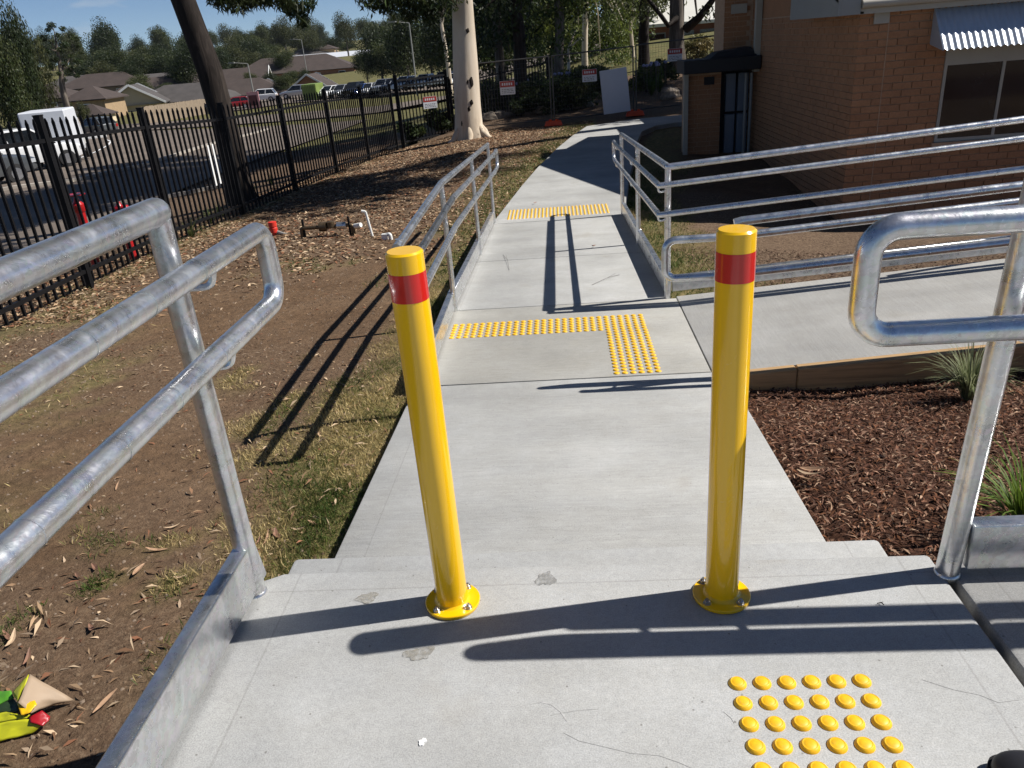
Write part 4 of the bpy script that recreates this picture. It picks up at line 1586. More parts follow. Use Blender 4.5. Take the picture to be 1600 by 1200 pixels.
x, y = scatter(60000, -6.5, 1.0, 6.5, 23, lfun)
k = clear_of_concrete(x, y)
x, y = x[k], y[k]
n = len(x)
o = chips('leaf_litter', x, y, RNG.uniform(.04, .11, n), RNG.uniform(.015, .035, n), .28, LP, M_LITTER, .012)
tag(o, 'carpet of fallen dry gum leaves over the far dirt bank', 'leaf litter', kind='stuff')
x, y = scatter(16000, -6, -1.0, .4, 7.5, lambda x, y: lfun(x, y) * .7 + .10)
k = clear_of_concrete(x, y)
x, y = x[k], y[k]
n = len(x)
o = chips('leaf_litter', x, y, RNG.uniform(.015, .07, n), RNG.uniform(.004, .016, n), .25, LP, M_LITTER, .008)
tag(o, 'bits of bark and dry leaf on the near dirt bank', 'leaf litter', kind='stuff')
x, y = scatter(260, -2.1, -.98, 1.5, 4.8)
k = clear_of_concrete(x, y)
x, y = x[k], y[k]
n = len(x)
o = chips('bark_strips', x, y, RNG.uniform(.03, .10, n), RNG.uniform(.006, .017, n), .3, LP, M_LITTER, .025)
tag(o, 'strips of shed bark caught in the grass beside the steps', 'leaf litter', kind='stuff')
# pebbles and clods
x, y = scatter(9000, -5, -1.0, .4, 8)
n = len(x)
V, Fq = [], []
z = ground_z(x, y)
s = RNG.uniform(.003, .011, n)
oc = np.array([(1, 0, 0), (0, 1, 0), (-1, 0, 0), (0, -1, 0), (0, 0, 1)], float)
V = (np.stack([x, y, z], -1)[:, None] + oc[None] * s[:, None, None] * RNG.uniform(.6, 1.3, (n, 5, 1)))
fi = np.array([(0, 1, 4), (1, 2, 4), (2, 3, 4), (3, 0, 4)])
Fq = (np.arange(n)[:, None, None] * 5 + fi[None]).reshape(-1, 3)
cc = np.repeat(np.array([(.14, .095, .06), (.2, .15, .11), (.09, .06, .04)])[RNG.integers(0, 3, n)], 5, 0)
o = fast_mesh('pebbles', V.reshape(-1, 3), Fq, M_CHIP, cc)
tag(o, 'small clods and pebbles on the dirt bank', 'pebbles', kind='stuff')

# larger single leaves and bark strips near the camera
def leaf_mesh(L, W, curl, seed):
    rnd = random.Random(seed)
    b = MB()
    n = 7
    V = []
    for i in range(n + 1):
        s = i / n
        w_ = W * (math.sin(PI * min(1, s * .93 + .03)) ** .8) * .5
        xx = (s - .5) * L
        zz = curl * (4 * (s - .5) ** 2) * L + .004
        yy = .12 * L * math.sin(s * 2.2)
        V += [(xx, yy - w_, zz + w_ * .5), (xx, yy, zz), (xx, yy + w_, zz + w_ * .45)]
    Fs = []
    for i in range(n):
        for k in range(2):
            a = i * 3 + k
            Fs.append((a, a + 3, a + 4, a + 1))
    b.add(V, Fs)
    return b


LM = []
LMAT = [plain('dry_leaf_tan', (.36, .22, .13), .7, 0, .25, 30), plain('dry_leaf_brown', (.21, .11, .07), .7, 0, .25, 30), plain('dry_leaf_pale', (.46, .33, .21), .7, 0, .2, 30)]
for i in range(5):
    tmp = leaf_mesh(random.uniform(.085, .13), random.uniform(.018, .03), random.uniform(.05, .22), i).build('leaf', LMAT[i % 3], None, smooth=True)
    LM.append(tmp.data)
    bpy.data.objects.remove(tmp)
SPOTS = [(270, 826, 2), (165, 912, 0), (128, 915, 0), (150, 898, 0), (222, 905, 1), (42, 1035, 1), (172, 1108, 0), (285, 905, 1), (418, 850, 1), (436, 844, 2), (406, 862, 1), (430, 838, 1), (470, 535, 2),
         (520, 645, 0), (578, 668, 2), (548, 735, 1), (492, 830, 0), (470, 832, 1), (190, 772, 1), (20, 1015, 0), (8, 1000, 1), (140, 985, 1), (108, 640, 0), (250, 872, 1)]
for i, (px, py, c) in enumerate(SPOTS):
    p = px_ground(px, py)
    if not clear_of_concrete(np.array([p[0]]), np.array([p[1]]))[0]:
        continue
    o = bpy.data.objects.new('fallen_leaf', LM[(i * 3 + c) % 5])
    o.location = (p[0], p[1], float(ground_z(np.array([p[0]]), np.array([p[1]]))[0]) + .006)
    o.rotation_euler = (random.uniform(-.3, .3), random.uniform(-.25, .25), random.uniform(0, 6.28))
    s = random.uniform(.5, .95)
    o.scale = (s, s, s)
    COL.objects.link(o)
    tag(o, 'dry curled gum leaf lying on the dirt bank left of the steps', 'leaf', 'single fallen leaves on the near dirt bank')
p = ray_z(1258, 752, -.6)
for i in range(3):
    o = bpy.data.objects.new('fallen_leaf', LM[(0, 2, 3)[i]])
    o.location = (p[0] + .02 * i, p[1] + .03 * (i - 1), gz1(p[0], p[1]) + .03 + .01 * i)
    o.rotation_euler = (.4 - .3 * i, .2, 2.2 + .2 * i)
    COL.objects.link(o)
    tag(o, 'curled brown leaf in the bunch at the mulch edge by the ramp', 'leaf', 'bunch of leaves at the mulch edge')
# twigs on the concrete
for (a, c, zz, lb) in (((925, 445), (968, 426), Z1B, 'thin forked twig on the far ramp beside the rail shadows'), ((795, 415), (785, 385), Z1B, 'curved dark twig on the far ramp near the left kerb'),
                       ((1370, 945), (1381, 947), 0, 'small curved twig on the top landing near the right post')):
    z0 = zz if zz == 0 else -.66
    p0, p1 = ray_z(*a, z0), ray_z(*c, z0)
    for q in (p0, p1):
        q[2] = (float(ramp_z(q[1])) if zz != 0 else 0) + .004
    md = (p0 + p1) / 2 + np.array([.015, .02, .012]) * (1 if zz else .15)
    o = MB().tube([p0, md, p1], .0013, 6).tube([md, md + (p1 - p0) * .3 + np.array([.0, .03, .003]) * (1 if zz else .1)], .0009, 5).build('twig', M_BARK_DARK)
    tag(o, lb, 'twig')
for (px, py, z0, lb) in ((836, 319, ZP, 'dead leaf on the far path beside the tactile strip'), (927, 387, -.75, 'dead leaf on the far ramp near the expansion joint')):
    q = ray_z(px, py, z0)
    o = bpy.data.objects.new('fallen_leaf', LM[1])
    o.location = (q[0], q[1], float(ramp_z(q[1])) + .012)
    o.rotation_euler = (.5, .2, 1.0)
    COL.objects.link(o)
    tag(o, lb, 'leaf')

# ------------------------------------------------------------------ plumbing on the bank
p = np.array([-3.3, 9.72, gz1(-3.3, 9.72)])
t = thing('water_meter', tuple(p), 'dark brass water meter pipework lying low on the leaf-covered bank', 'water meter')
b = MB()
b.tube(fillet([p + (-.05, 0, -.1), p + (-.05, 0, .13), p + (.62, .02, .13), p + (.62, .02, -.1)], .03, 4), .025, 10)
b.build('pipe', M_BRASS, t, smooth=True)
MB().lathe([(.03, 0), (.06, .01), (.06, .1), (.03, .11)], 14, tuple(p + (.18, .01, .13)), axis='x').lathe([(.05, 0), (.05, .07), (.02, .08)], 14, tuple(p + (.34, .01, .12))).build('meter_body', M_BRASS, t, smooth=True)
MB().lathe([(.045, 0), (.045, .12)], 14, tuple(p + (.42, .015, .13)), axis='x').build('coupling', M_GALV, t, smooth=True)
b = MB()
for dx in (-.02, .58):
    b.box(p[0] + dx - .01, p[0] + dx + .01, p[1] - .01, p[1] + .03, p[2] - .02, p[2] + .24)
b.build('valve_handle', M_BLACK, t)
p = np.array([-2.42, 9.6, gz1(-2.42, 9.6)])
t = thing('riser_pipe', tuple(p), 'tall thin white pipe with an elbow standing on the bank', 'pipe')
MB().tube([p + (.02, 0, -.05), p + (-.03, 0, .32)], .016, 10).tube([p + (-.03, 0, .32), p + (-.08, 0, .33)], .018, 10).build('riser', M_PVC, t, smooth=True)
MB().tube([p + (-.24, .15, .12), p + (-.14, .1, .14)], .03, 10).build('elbow', M_PVC, t, smooth=True)
p = np.array([-2.13, 9.3, gz1(-2.13, 9.3)])
o = MB().tube(fillet([p + (-.08, .06, .06), p + (0.02, 0, .09), p + (.03, 0, -.04)], .02, 4), .022, 10).box(p[0] - .09, p[0] - .02, p[1] - .01, p[1] + .05, p[2] - .02, p[2] + .09).build('pipe_elbow', M_PVC, None, smooth=True)
tag(o, 'short white pipe elbow on the bank beside the left bollard top', 'pipe')
p = np.array([-3.86, 10.1, gz1(-3.86, 10.1)])
t = thing('red_tap', tuple(p), 'red capped pipe stub just right of the looped rail end', 'tap')
MB().lathe([(.03, -.05), (.03, .05), (.055, .05), (.055, .11), (.045, .12), (.055, .13), (.055, .19), (.01, .20)], 14, tuple(p)).build('stub', M_REDP2, t, smooth=True)
MB().tube([p + (.05, 0, .05), p + (.25, -.05, -.02), p + (.4, -.1, .02)], .025, 8).build('hose', M_EAVE, t, smooth=True)

# red fire hydrant booster behind the fence
p = px_ground(150, 430)
p = np.array([-6.1, 9.55, gz1(-6.1, 9.55)])
t = thing('fire_hydrant', tuple(p), 'red fire hydrant standpipe with twin valves behind the black fence', 'hydrant')
b = MB()
b.tube([p + (0, 0, -.1), p + (0, 0, .74)], .055, 14).tube([p + (.50, .05, -.1), p + (.50, .05, .62)], .05, 14).tube([p + (0, 0, .40), p + (.50, .05, .40)], .05, 14)
b.lathe([(.055, .0), (.09, .01), (.09, .04), (.055, .05)], 14, tuple(p + (0, 0, .3)))
b.build('pipework', M_REDP, t, smooth=True)
for dx, zz in ((0, .70), (.50, .60)):
    MB().lathe([(.05, 0), (.075, .03), (.075, .11), (.04, .15), (.02, .2)], 14, tuple(p + (dx, .05 * (dx > 0), zz))).build('valve', M_REDP, t, smooth=True)
MB().lathe([(.03, 0), (.12, .005), (.12, .02), (.03, .025)], 16, tuple(p + (0, 0, .92))).build('hand_wheel', M_REDP, t, smooth=True)
MB().lathe([(.06, 0), (.075, .02), (.075, .18), (.055, .2)], 14, tuple(p + (.42, .05, .68)), axis='x').build('outlet', M_REDP, t, smooth=True)
MB().lathe([(.06, 0), (.065, .1), (.03, .11)], 14, tuple(p + (.63, .05, .68)), axis='x').build('outlet_cap', M_GALV, t, smooth=True)
MB().lathe([(.06, .1), (.06, 0), (.045, -.02)], 14, tuple(p + (.05, -.12, .50)), axis='y').build('outlet_cap', M_GALV, t, smooth=True)

# ------------------------------------------------------------------ crumpled packaging at lower left
M_PKY = plain('yellow_green_print', (.50, .50, .02), .35, 0, .12, 12)
M_PKG = plain('green_print', (.10, .32, .03), .35, 0, .15, 14)
M_BOOTD = plain('dark_green_print', (.02, .04, .015), .5, 0, .2, 14)
M_PKB = plain('tan_card', (.34, .25, .17), .65, 0, .1, 10)
M_PKR = plain('dark_red_print', (.33, .008, .015), .35, 0, .1, 12)
M_PKO = plain('orange_yellow_print', (.80, .46, .01), .35, 0, .08, 12)
pz = -.545
p = ray_z(45, 1110, pz)
t = thing('torn_packaging', (p[0], p[1], pz), 'torn yellow and tan card packaging lying on the dirt at lower left', 'packaging')


def sheet(name, pxs, mat, zs, th=.0025):
    """crumpled card piece; outline given as photo pixels on the bank with heights above it"""
    V = [ray_z(a, c, pz + h) for (a, c), h in zip(pxs, zs)]
    c = np.mean(V, 0) + np.array([0, 0, .003])
    n = len(V)
    b = MB()
    b.add([c] + V, [(0, 1 + i, 1 + (i + 1) % n) for i in range(n)])
    o = b.build(name, mat, t)
    bm = bmesh.new()
    bm.from_mesh(o.data)
    bmesh.ops.subdivide_edges(bm, edges=bm.edges[:], cuts=3, use_grid_fill=True, smooth=.5)
    rnd = random.Random(len(name))
    for v in bm.verts:
        v.co.z += .0022 * math.sin(v.co.x * 90 + rnd.random()) + rnd.uniform(-.0012, .0012)
    bm.to_mesh(o.data)
    bm.free()
    o.data.polygons.foreach_set('use_smooth', [True] * len(o.data.polygons))
    m = o.modifiers.new('thickness', 'SOLIDIFY')
    m.thickness = th


sheet('tan_flap', [(47, 1055), (115, 1093), (75, 1105), (48, 1115), (28, 1098)], M_PKB, [.10, .01, .02, .05, .09])
sheet('yellow_flap', [(46, 1055), (40, 1075), (29, 1097), (20, 1082), (34, 1066)], M_PKY, [.105, .09, .07, .07, .09])
sheet('green_flap', [(-8, 1080), (18, 1080), (22, 1090), (2, 1100), (-10, 1104)], M_PKG, [.05, .06, .05, .04, .04])
sheet('yellow_panel', [(-12, 1118), (10, 1112), (28, 1116), (48, 1117), (42, 1122), (-12, 1130)], M_PKY, [.04, .05, .055, .05, .045, .03])
sheet('orange_tab', [(27, 1098), (55, 1095), (58, 1102), (47, 1114), (33, 1117)], M_PKO, [.075, .07, .065, .06, .062])
sheet('front_panel', [(-12, 1131), (42, 1123), (66, 1132), (52, 1146), (0, 1158), (-12, 1158)], M_PKY, [.03, .045, .03, .01, .005, .005])
sheet('dark_inner', [(-12, 1102), (20, 1090), (28, 1099), (32, 1114), (10, 1112), (-12, 1118)], M_BOOTD, [.03, .04, .05, .045, .04, .03])
sheet('red_panel', [(46, 1122), (66, 1111), (78, 1119), (76, 1126), (66, 1134), (48, 1130)], M_PKR, [.046, .05, .035, .03, .032, .04])

# boot at the lower right corner
q = ray_z(1590, 1192, .05)
t = thing('work_boot', (q[0] + .02, q[1] - .02, 0), 'dark work boot with tan panel at the lower right corner', 'boot')
M_BOOT = plain('dark_boot_leather', (.012, .012, .016), .55, 0, .2, 30)
M_TAN = plain('tan_boot_panel', (.36, .17, .03), .55, 0, .2, 30)


def boot_ring(s):
    # s 0 toe .. 1 heel: half width and height
    k = math.sqrt(max(0.0, 1 - (1 - min(s, .32) / .32) ** 2))
    return .004 + .046 * k * (1 - .12 * s), .026 + .040 * k + .05 * max(0, s - .3) ** 1.3


dirv = np.array([.86, -.5, 0])
sid = np.array([.5, .86, 0])
c0 = np.array([q[0] - .030, q[1] + .020, 0])
V, Fs = [], []
ns, nk = 26, 18
for i in range(ns + 1):
    s = (i / ns) ** 1.5
    w_, h = boot_ring(s)
    for k in range(nk):
        a = PI * k / (nk - 1)
        V.append(c0 + dirv * s * .28 + sid * w_ * math.cos(a) + np.array([0, 0, .020 + (h - .020) * math.sin(a) ** .7]))
for i in range(ns):
    for k in range(nk - 1):
        Fs.append((i * nk + k, (i + 1) * nk + k, (i + 1) * nk + k + 1, i * nk + k + 1))
Fs.append(tuple(range(nk)))
Fs.append(tuple(ns * nk + k for k in range(nk - 1, -1, -1)))
o = MB().add(V, Fs).build('upper', M_BOOT, t)
o.data.polygons.foreach_set('use_smooth', [True] * len(o.data.polygons))
V = []
for zz in (.002, .020):
    for sg in (1, -1):
        for i in (range(ns + 1) if sg == 1 else range(ns, -1, -1)):
            s = (i / ns) ** 1.5
            w_, h = boot_ring(s)
            V.append(c0 + dirv * (s * .285 - .005) + sid * sg * (w_ + .004) + np.array([0, 0, zz]))
m_ = 2 * (ns + 1)
MB().add(V, [tuple(range(m_ - 1, -1, -1)), tuple(range(m_, 2 * m_))] + [(i, (i + 1) % m_, m_ + (i + 1) % m_, m_ + i) for i in range(m_)]).build('sole', M_BLACK, t)
MB().ball(tuple(c0 + dirv * .075 + np.array([0, 0, .062])), .03, .022, .008, 6).build('panel', M_TAN, t, smooth=True)

# ------------------------------------------------------------------ trees
def crown_arrays(cl, n_leaf, L, W, droop, pal, seed, clump_var=.35):
    """cl: list of (x,y,z,r) clumps -> leaf card arrays"""
    rng = np.random.default_rng(seed)
    cl = np.array(cl, float)
    wts = cl[:, 3] ** 2
    cnt = np.maximum(6, (n_leaf * wts / wts.sum()).astype(int))
    Cs, Ks = [], []
    pal = np.array(pal)
    for (x, y, z, r), m in zip(cl, cnt):
        d = rng.normal(size=(m, 3))
        d /= np.linalg.norm(d, axis=1)[:, None]
        rad = r * rng.random((m, 1)) ** .45
        Cs.append(np.array([x, y, z]) + d * rad * np.array([1, 1, .72]))
        base = pal[rng.integers(0, len(pal))] * rng.uniform(1 - clump_var, 1 + clump_var)
        Ks.append(base[None] * rng.uniform(.65, 1.35, (m, 1)))
    C = np.concatenate(Cs)
    K = np.concatenate(Ks)
    n = len(C)
    D = rng.normal(size=(n, 3))
    D[:, 2] = D[:, 2] * (1 - droop) - droop * 1.6
    N = rng.normal(size=(n, 3))
    V, Fq = cards(C, D, N, rng.uniform(.6, 1.3, n) * L, rng.uniform(.7, 1.3, n) * W, bend=.15)
    return V, Fq, np.repeat(np.clip(K, 0, 1), 4, 0)


def tree(name, label, base, trunk_pts, radii, clumps, n_leaf, L, W, pal, mat, seed, droop=.5, group=None, limbs=True, cat='tree', seg=14, limb_r=.25):
    t = thing(name, tuple(base), label, cat, group)
    P = [np.array(p, float) for p in trunk_pts]
    b = MB()
    b.tube(P, 0, seg, radii=radii, wob=.06)
    tr = b.build('trunk', mat, t, smooth=True)
    if limbs and clumps:
        rnd = random.Random(seed)
        top = P[-1]
        for (x, y, z, r) in clumps[::max(1, len(clumps) // 9)]:
            c = np.array([x, y, z])
            k = min(range(len(P)), key=lambda i: abs(P[i][2] - (z - r * 1.2)) + .2 * np.linalg.norm(P[i][:2] - c[:2]))
            k = max(k, len(P) // 2)
            a = P[k]
            mid = a + (c - a) * .5 + np.array([rnd.uniform(-.3, .3), rnd.uniform(-.3, .3), rnd.uniform(-.1, .4)])
            r0 = radii[k] * .5
            MB().tube([a, a + (mid - a) * .5 + (0, 0, .1), mid, c], 0, 8, radii=[r0, r0 * .75, r0 * .5, r0 * limb_r]).build('limb', mat, t, smooth=True)
    if clumps:
        V, Fq, K = crown_arrays(clumps, n_leaf, L, W, droop, pal, seed)
        fast_mesh('crown', V, Fq, M_LEAF, K, t)
    return t


def cluster(c, rx, ry, rz_, n, r0, r1, seed):
    rng = np.random.default_rng(seed)
    out = []
    for _ in range(n):
        d = rng.normal(size=3)
        d /= np.linalg.norm(d)
        q = np.array(c) + d * np.array([rx, ry, rz_]) * rng.random() ** .4
        out.append((*q, rng.uniform(r0, r1)))
    return out


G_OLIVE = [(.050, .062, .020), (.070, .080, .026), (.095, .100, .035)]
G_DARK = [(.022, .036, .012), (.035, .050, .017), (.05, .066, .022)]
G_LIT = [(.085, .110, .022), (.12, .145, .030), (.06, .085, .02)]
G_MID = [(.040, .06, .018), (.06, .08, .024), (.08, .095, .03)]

# pale gum beside the path
bx, by = -2.33, 21.5
bz = gz1(bx, by)
tp = [(bx, by, bz - .2), (bx, by, bz + .04), (bx - .01, by, bz + .22), (bx + .0, by, bz + .6), (bx + .02, by, .6), (-2.2, 21.5, 2.3), (-2.1, 21.6, 5), (-2.2, 21.7, 8), (-2.0, 21.6, 11)]
cl = [(*at(600, 6, 20), .55), (*at(640, 2, 20.5), .7), (*at(668, 14, 21), .55), (*at(585, -12, 20), .5), (*at(690, -8, 21), .7), (*at(655, -30, 20), .8)]
cl += cluster((-2.2, 22, 10.5), 3.6, 3.6, 2.4, 34, .8, 1.4, 11)
tree('gum_tree', 'gum tree with pale cream trunk standing beside the path', (bx, by, bz), tp, [.50, .44, .375, .350, .325, .262, .24, .20, .13], cl, 9000, .20, .05, G_MID, M_BARK_PALE, 21, .75, seg=24)

pg_ = [o for o in bpy.data.objects if o.get('label', '').startswith('gum tree with pale')][0]
for a_, l_ in ((-.5, .62), (-1.5, .5), (-2.5, .55), (.4, .5)):
    c_ = np.array([-2.33, 21.5, gz1(-2.33, 21.5)])
    e_ = np.array([math.cos(a_), math.sin(a_), 0])
    MB().tube([c_ + e_ * .30 + (0, 0, .32), c_ + e_ * .40 + (0, 0, .12), c_ + e_ * l_ + (0, 0, -.03), c_ + e_ * (l_ + .2) + (0, 0, -.12)], 0, 10, radii=[.05, .10, .07, .04]).build('root', M_BARK_PALE, pg_, smooth=True)
for i, (px, py, w_, h_) in enumerate([(731, 48, .05, .06), (737, 128, .055, .13), (731, 128, .03, .05), (737, 160, .05, .07), (733, 170, .045, .07), (722, 193, .03, .08)]):
    q = at(px, py, 21.4)
    ax = np.array([-2.2, 21.55])
    d_ = q[:2] - ax
    d_ /= np.linalg.norm(d_)
    ax = np.array([np.interp(q[2], [-1, .6, 2.3], [-2.33, -2.31, -2.2]), 21.5])
    rr_ = np.interp(q[2], [-.8, -.4, .6, 2.3], [.37, .35, .322, .26])
    d_ = np.array([np.clip(q[0] - ax[0], -.8 * rr_, .8 * rr_), 0])
    d_[1] = -math.sqrt(rr_ ** 2 - d_[0] ** 2)
    d_ /= rr_
    s0 = ax + d_ * rr_
    b = MB().ball((0, 0, 0), w_, .02, h_, 5)
    a_ = math.atan2(d_[1], d_[0]) + PI / 2
    b.v = [(s0[0] + x * math.cos(a_) - y * math.sin(a_), s0[1] + x * math.sin(a_) + y * math.cos(a_), q[2] + z + .02 * math.sin(x * 90)) for x, y, z in b.v]
    b.build('bark_scar', M_BARK_DARK, pg_, smooth=True)

# dark leaning gum behind the fence
bx, by = -6.3, 15.2
bz = gz1(bx, by)
tp = [(bx, by, bz - .2), (bx, by, bz + .1), (bx - .03, by, bz + .6), (-6.36, 15.2, .4), (-6.40, 15.2, 1.2), (-6.62, 15.25, 2.4), (-6.9, 15.3, 3.8), (-7.2, 15.4, 6), (-7.1, 15.4, 9)]
cl = [(*at(372, -2, 13.5), .32), (*at(398, -6, 13.6), .32), (*at(447, 6, 13.6), .24), (*at(462, 22, 13.5), .20), (*at(474, 36, 13.4), .13), (*at(440, -8, 13.5), .30), (*at(478, 4, 13.5), .2), (*at(345, -14, 13.6), .3), (*at(420, -18, 13.6), .32)]
cl += cluster((-6.6, 15.2, 8.5), 3.6, 3.4, 2.2, 30, .8, 1.3, 12)
cl += cluster((-2.6, 12.5, 8.6), 3.2, 3.8, 1.3, 26, .8, 1.3, 14)  # out-of-view canopy over the bank, added to shade the car park
tree('gum_tree', 'dark trunked gum tree leaning behind the black fence', (bx, by, bz), tp, [.34, .30, .25, .23, .222, .212, .20, .17, .12], cl, 9000, .17, .04, G_DARK, M_BARK_DARK, 22, .85, seg=20, limbs=False)

dk_ = [o for o in bpy.data.objects if o.get('label', '').startswith('dark trunked gum tree')][0]
hang = [(*at(px, py, 13.5), r) for px, py, r in [(352, -6, .30), (372, -2, .30), (396, -4, .26), (412, 2, .14), (440, 2, .22), (455, 8, .22), (466, 20, .17), (474, 32, .12), (478, 40, .07), (482, 8, .14), (430, -14, .3), (344, 2, .12), (384, 6, .12)]]
V, Fq, K = crown_arrays(hang, 2400, .14, .022, .85, G_DARK, 51)
fast_mesh('hanging_foliage', V, Fq, M_LEAF, K, dk_)
hang = [(*at(px, py, 20), r) for px, py, r in [(575, -4, .35), (596, 4, .35), (622, 2, .4), (648, 10, .4), (668, 14, .35), (690, 4, .4), (640, 26, .2), (604, 14, .2), (676, 30, .25), (660, -10, .5), (620, -16, .5)]]
V, Fq, K = crown_arrays(hang, 3200, .16, .03, .7, G_DARK, 52)
fast_mesh('hanging_foliage', V, Fq, M_LEAF, K, pg_)
MB().tube([(-2.2, 21.4, 3.4), at(690, 22, 20.8), at(660, 12, 20.4), at(625, 6, 20.1), at(590, 0, 20)], 0, 8, radii=[.10, .06, .045, .03, .015]).build('limb', M_BARK_DARK, pg_, smooth=True)
b = MB()
b.tube([(-7.15, 15.4, 6.2), (-5.6, 14.6, 7.4), (-3.9, 13.5, 8.1), (-2.2, 12.2, 8.6), (-.8, 11, 9)], 0, 10, radii=[.15, .12, .10, .07, .03])
b.build('limb', M_BARK_DARK, dk_, smooth=True)  # limb added to carry the shading canopy
cl2 = cluster((-6.6, 15.2, 8.6), 3.8, 4.6, 1.2, 20, .9, 1.4, 16) + cluster((-3.2, 12.0, 8.7), 2.8, 4.2, 1.0, 22, .9, 1.4, 17) + cluster((-4.5, 19.5, 9.2), 2.8, 3.0, 1.0, 14, .9, 1.4, 18)
cl2 += cluster((-1.6, 8.2, 8.8), 2.4, 3.6, .9, 16, .9, 1.3, 20)
V, Fq, K = crown_arrays(cl2, 26000, .30, .14, .25, G_DARK, 19)  # dense out-of-view foliage added for shade beyond the fence
fast_mesh('crown', V, Fq, M_LEAF, K, dk_)
# tall gum behind the building; its crown throws the broken shade on the leaf bank
tree('gum_tree', 'tall gum tree standing behind the brick building', (7.2, 21.5, gz1(7.2, 21.5)), [(7.2, 21.5, gz1(7.2, 21.5) - .2), (7.2, 21.5, .5), (7.1, 21.2, 3), (7, 20.5, 6), (6.8, 19.4, 8.5)], [.4, .33, .28, .22, .14],
     cluster((6.4, 17.6, 9.0), 2.6, 2.6, 1.0, 16, .5, .9, 15), 5200, .22, .05, G_MID, M_BARK_MID, 15, .7)
# trees of the shaded garden behind the mesh fence
def px_tree(pxb, pyb, d, pxt, wpx, clumps_px, n_leaf, pal, mat, label, seed, h=12, L=.22, W=.07, extra=None, droop=.6, group='trees in the garden behind the mesh fence'):
    b0 = at(pxb, pyb, d)
    z0 = gz1(b0[0], b0[1])
    tt = at(pxt, 0, d)
    r = wpx / F * d * .45
    base = np.array([b0[0], b0[1], z0 - .2])
    lean = (tt - b0) / max(.5, (tt[2] - b0[2]))
    P = [base + lean * (s * h) * np.array([1, 1, 1]) + np.array([.12 * math.sin(s * 7 + seed), .1 * math.cos(s * 5 + seed), 0]) * (s > .02) for s in (0, .03, .1, .22, .4, .6, .8, 1)]
    for k, s in enumerate((0, .03, .1, .22, .4, .6, .8, 1)):
        P[k][2] = z0 - .2 + s * h
    rad = [r * 1.5, r * 1.25, r * 1.05, r, r * .9, r * .75, r * .5, r * .25]
    cl = []
    for (px, py, dd, rr) in clumps_px:
        cl.append((*at(px, py, dd), rr))
    if extra:
        cl += cluster((P[-2][0], P[-2][1], P[-2][2]), *extra, seed)
    return tree('gum_tree', label, (base[0], base[1], z0), P, rad, cl, n_leaf, L, W, pal, mat, seed, droop, group)


rs = random.Random(9)


def cpx(x0, x1, y0, y1, d0, d1, n, r0, r1):
    return [(rs.uniform(x0, x1), rs.uniform(y0, y1), rs.uniform(d0, d1), rs.uniform(r0, r1)) for _ in range(n)]


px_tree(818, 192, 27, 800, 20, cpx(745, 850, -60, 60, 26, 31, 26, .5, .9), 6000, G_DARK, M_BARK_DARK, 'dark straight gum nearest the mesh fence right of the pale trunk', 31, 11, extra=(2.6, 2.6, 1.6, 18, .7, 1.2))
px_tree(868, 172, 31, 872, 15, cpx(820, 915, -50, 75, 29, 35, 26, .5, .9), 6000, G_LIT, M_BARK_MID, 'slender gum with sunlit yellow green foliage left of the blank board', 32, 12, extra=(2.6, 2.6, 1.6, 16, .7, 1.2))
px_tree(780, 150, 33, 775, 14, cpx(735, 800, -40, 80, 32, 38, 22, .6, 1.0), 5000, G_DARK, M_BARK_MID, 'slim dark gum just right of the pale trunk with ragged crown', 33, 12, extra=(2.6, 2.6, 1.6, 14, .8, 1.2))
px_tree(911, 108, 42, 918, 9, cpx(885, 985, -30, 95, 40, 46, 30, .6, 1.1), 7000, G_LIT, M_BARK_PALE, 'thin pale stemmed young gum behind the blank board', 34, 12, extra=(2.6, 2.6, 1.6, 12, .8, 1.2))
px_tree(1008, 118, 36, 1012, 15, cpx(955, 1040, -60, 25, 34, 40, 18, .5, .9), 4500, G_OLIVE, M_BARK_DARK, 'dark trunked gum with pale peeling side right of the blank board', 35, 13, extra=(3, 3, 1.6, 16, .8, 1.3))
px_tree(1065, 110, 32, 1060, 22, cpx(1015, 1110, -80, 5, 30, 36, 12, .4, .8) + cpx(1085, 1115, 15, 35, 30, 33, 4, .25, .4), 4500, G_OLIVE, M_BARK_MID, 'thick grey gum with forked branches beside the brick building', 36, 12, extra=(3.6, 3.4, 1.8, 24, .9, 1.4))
# forked limbs of the thick grey gum
tk = [o for o in bpy.data.objects if o.get('label', '').startswith('thick grey gum')][0]
b = MB()
a0 = at(1072, 45, 31.8)
b.tube([a0, at(1092, 28, 31.4), at(1112, 2, 31), at(1130, -30, 31)], 0, 10, radii=[.17, .14, .11, .07])
b.build('limb', M_BARK_DARK, tk, smooth=True)
b = MB()
b.tube([at(1058, 28, 31.8), at(1044, 40, 31.5), at(1034, 26, 31.3), at(1020, 8, 31), at(1005, -10, 31)], 0, 10, radii=[.12, .09, .08, .07, .05])
b.build('limb', M_BARK_DARK, tk, smooth=True)
def shade_crown(start, parts, n, seed, pal=G_DARK):  # dense foliage above the view, added for the shade it casts
    o = [q for q in bpy.data.objects if q.get('label', '').startswith(start)][0]
    cl = []
    for k, (c, r, m) in enumerate(parts):
        cl += cluster(c, r[0], r[1], r[2], m, .9, 1.4, seed + k)
    V, Fq, K = crown_arrays(cl, n, .32, .15, .3, pal, seed)
    fast_mesh('crown', V, Fq, M_LEAF, K, o)


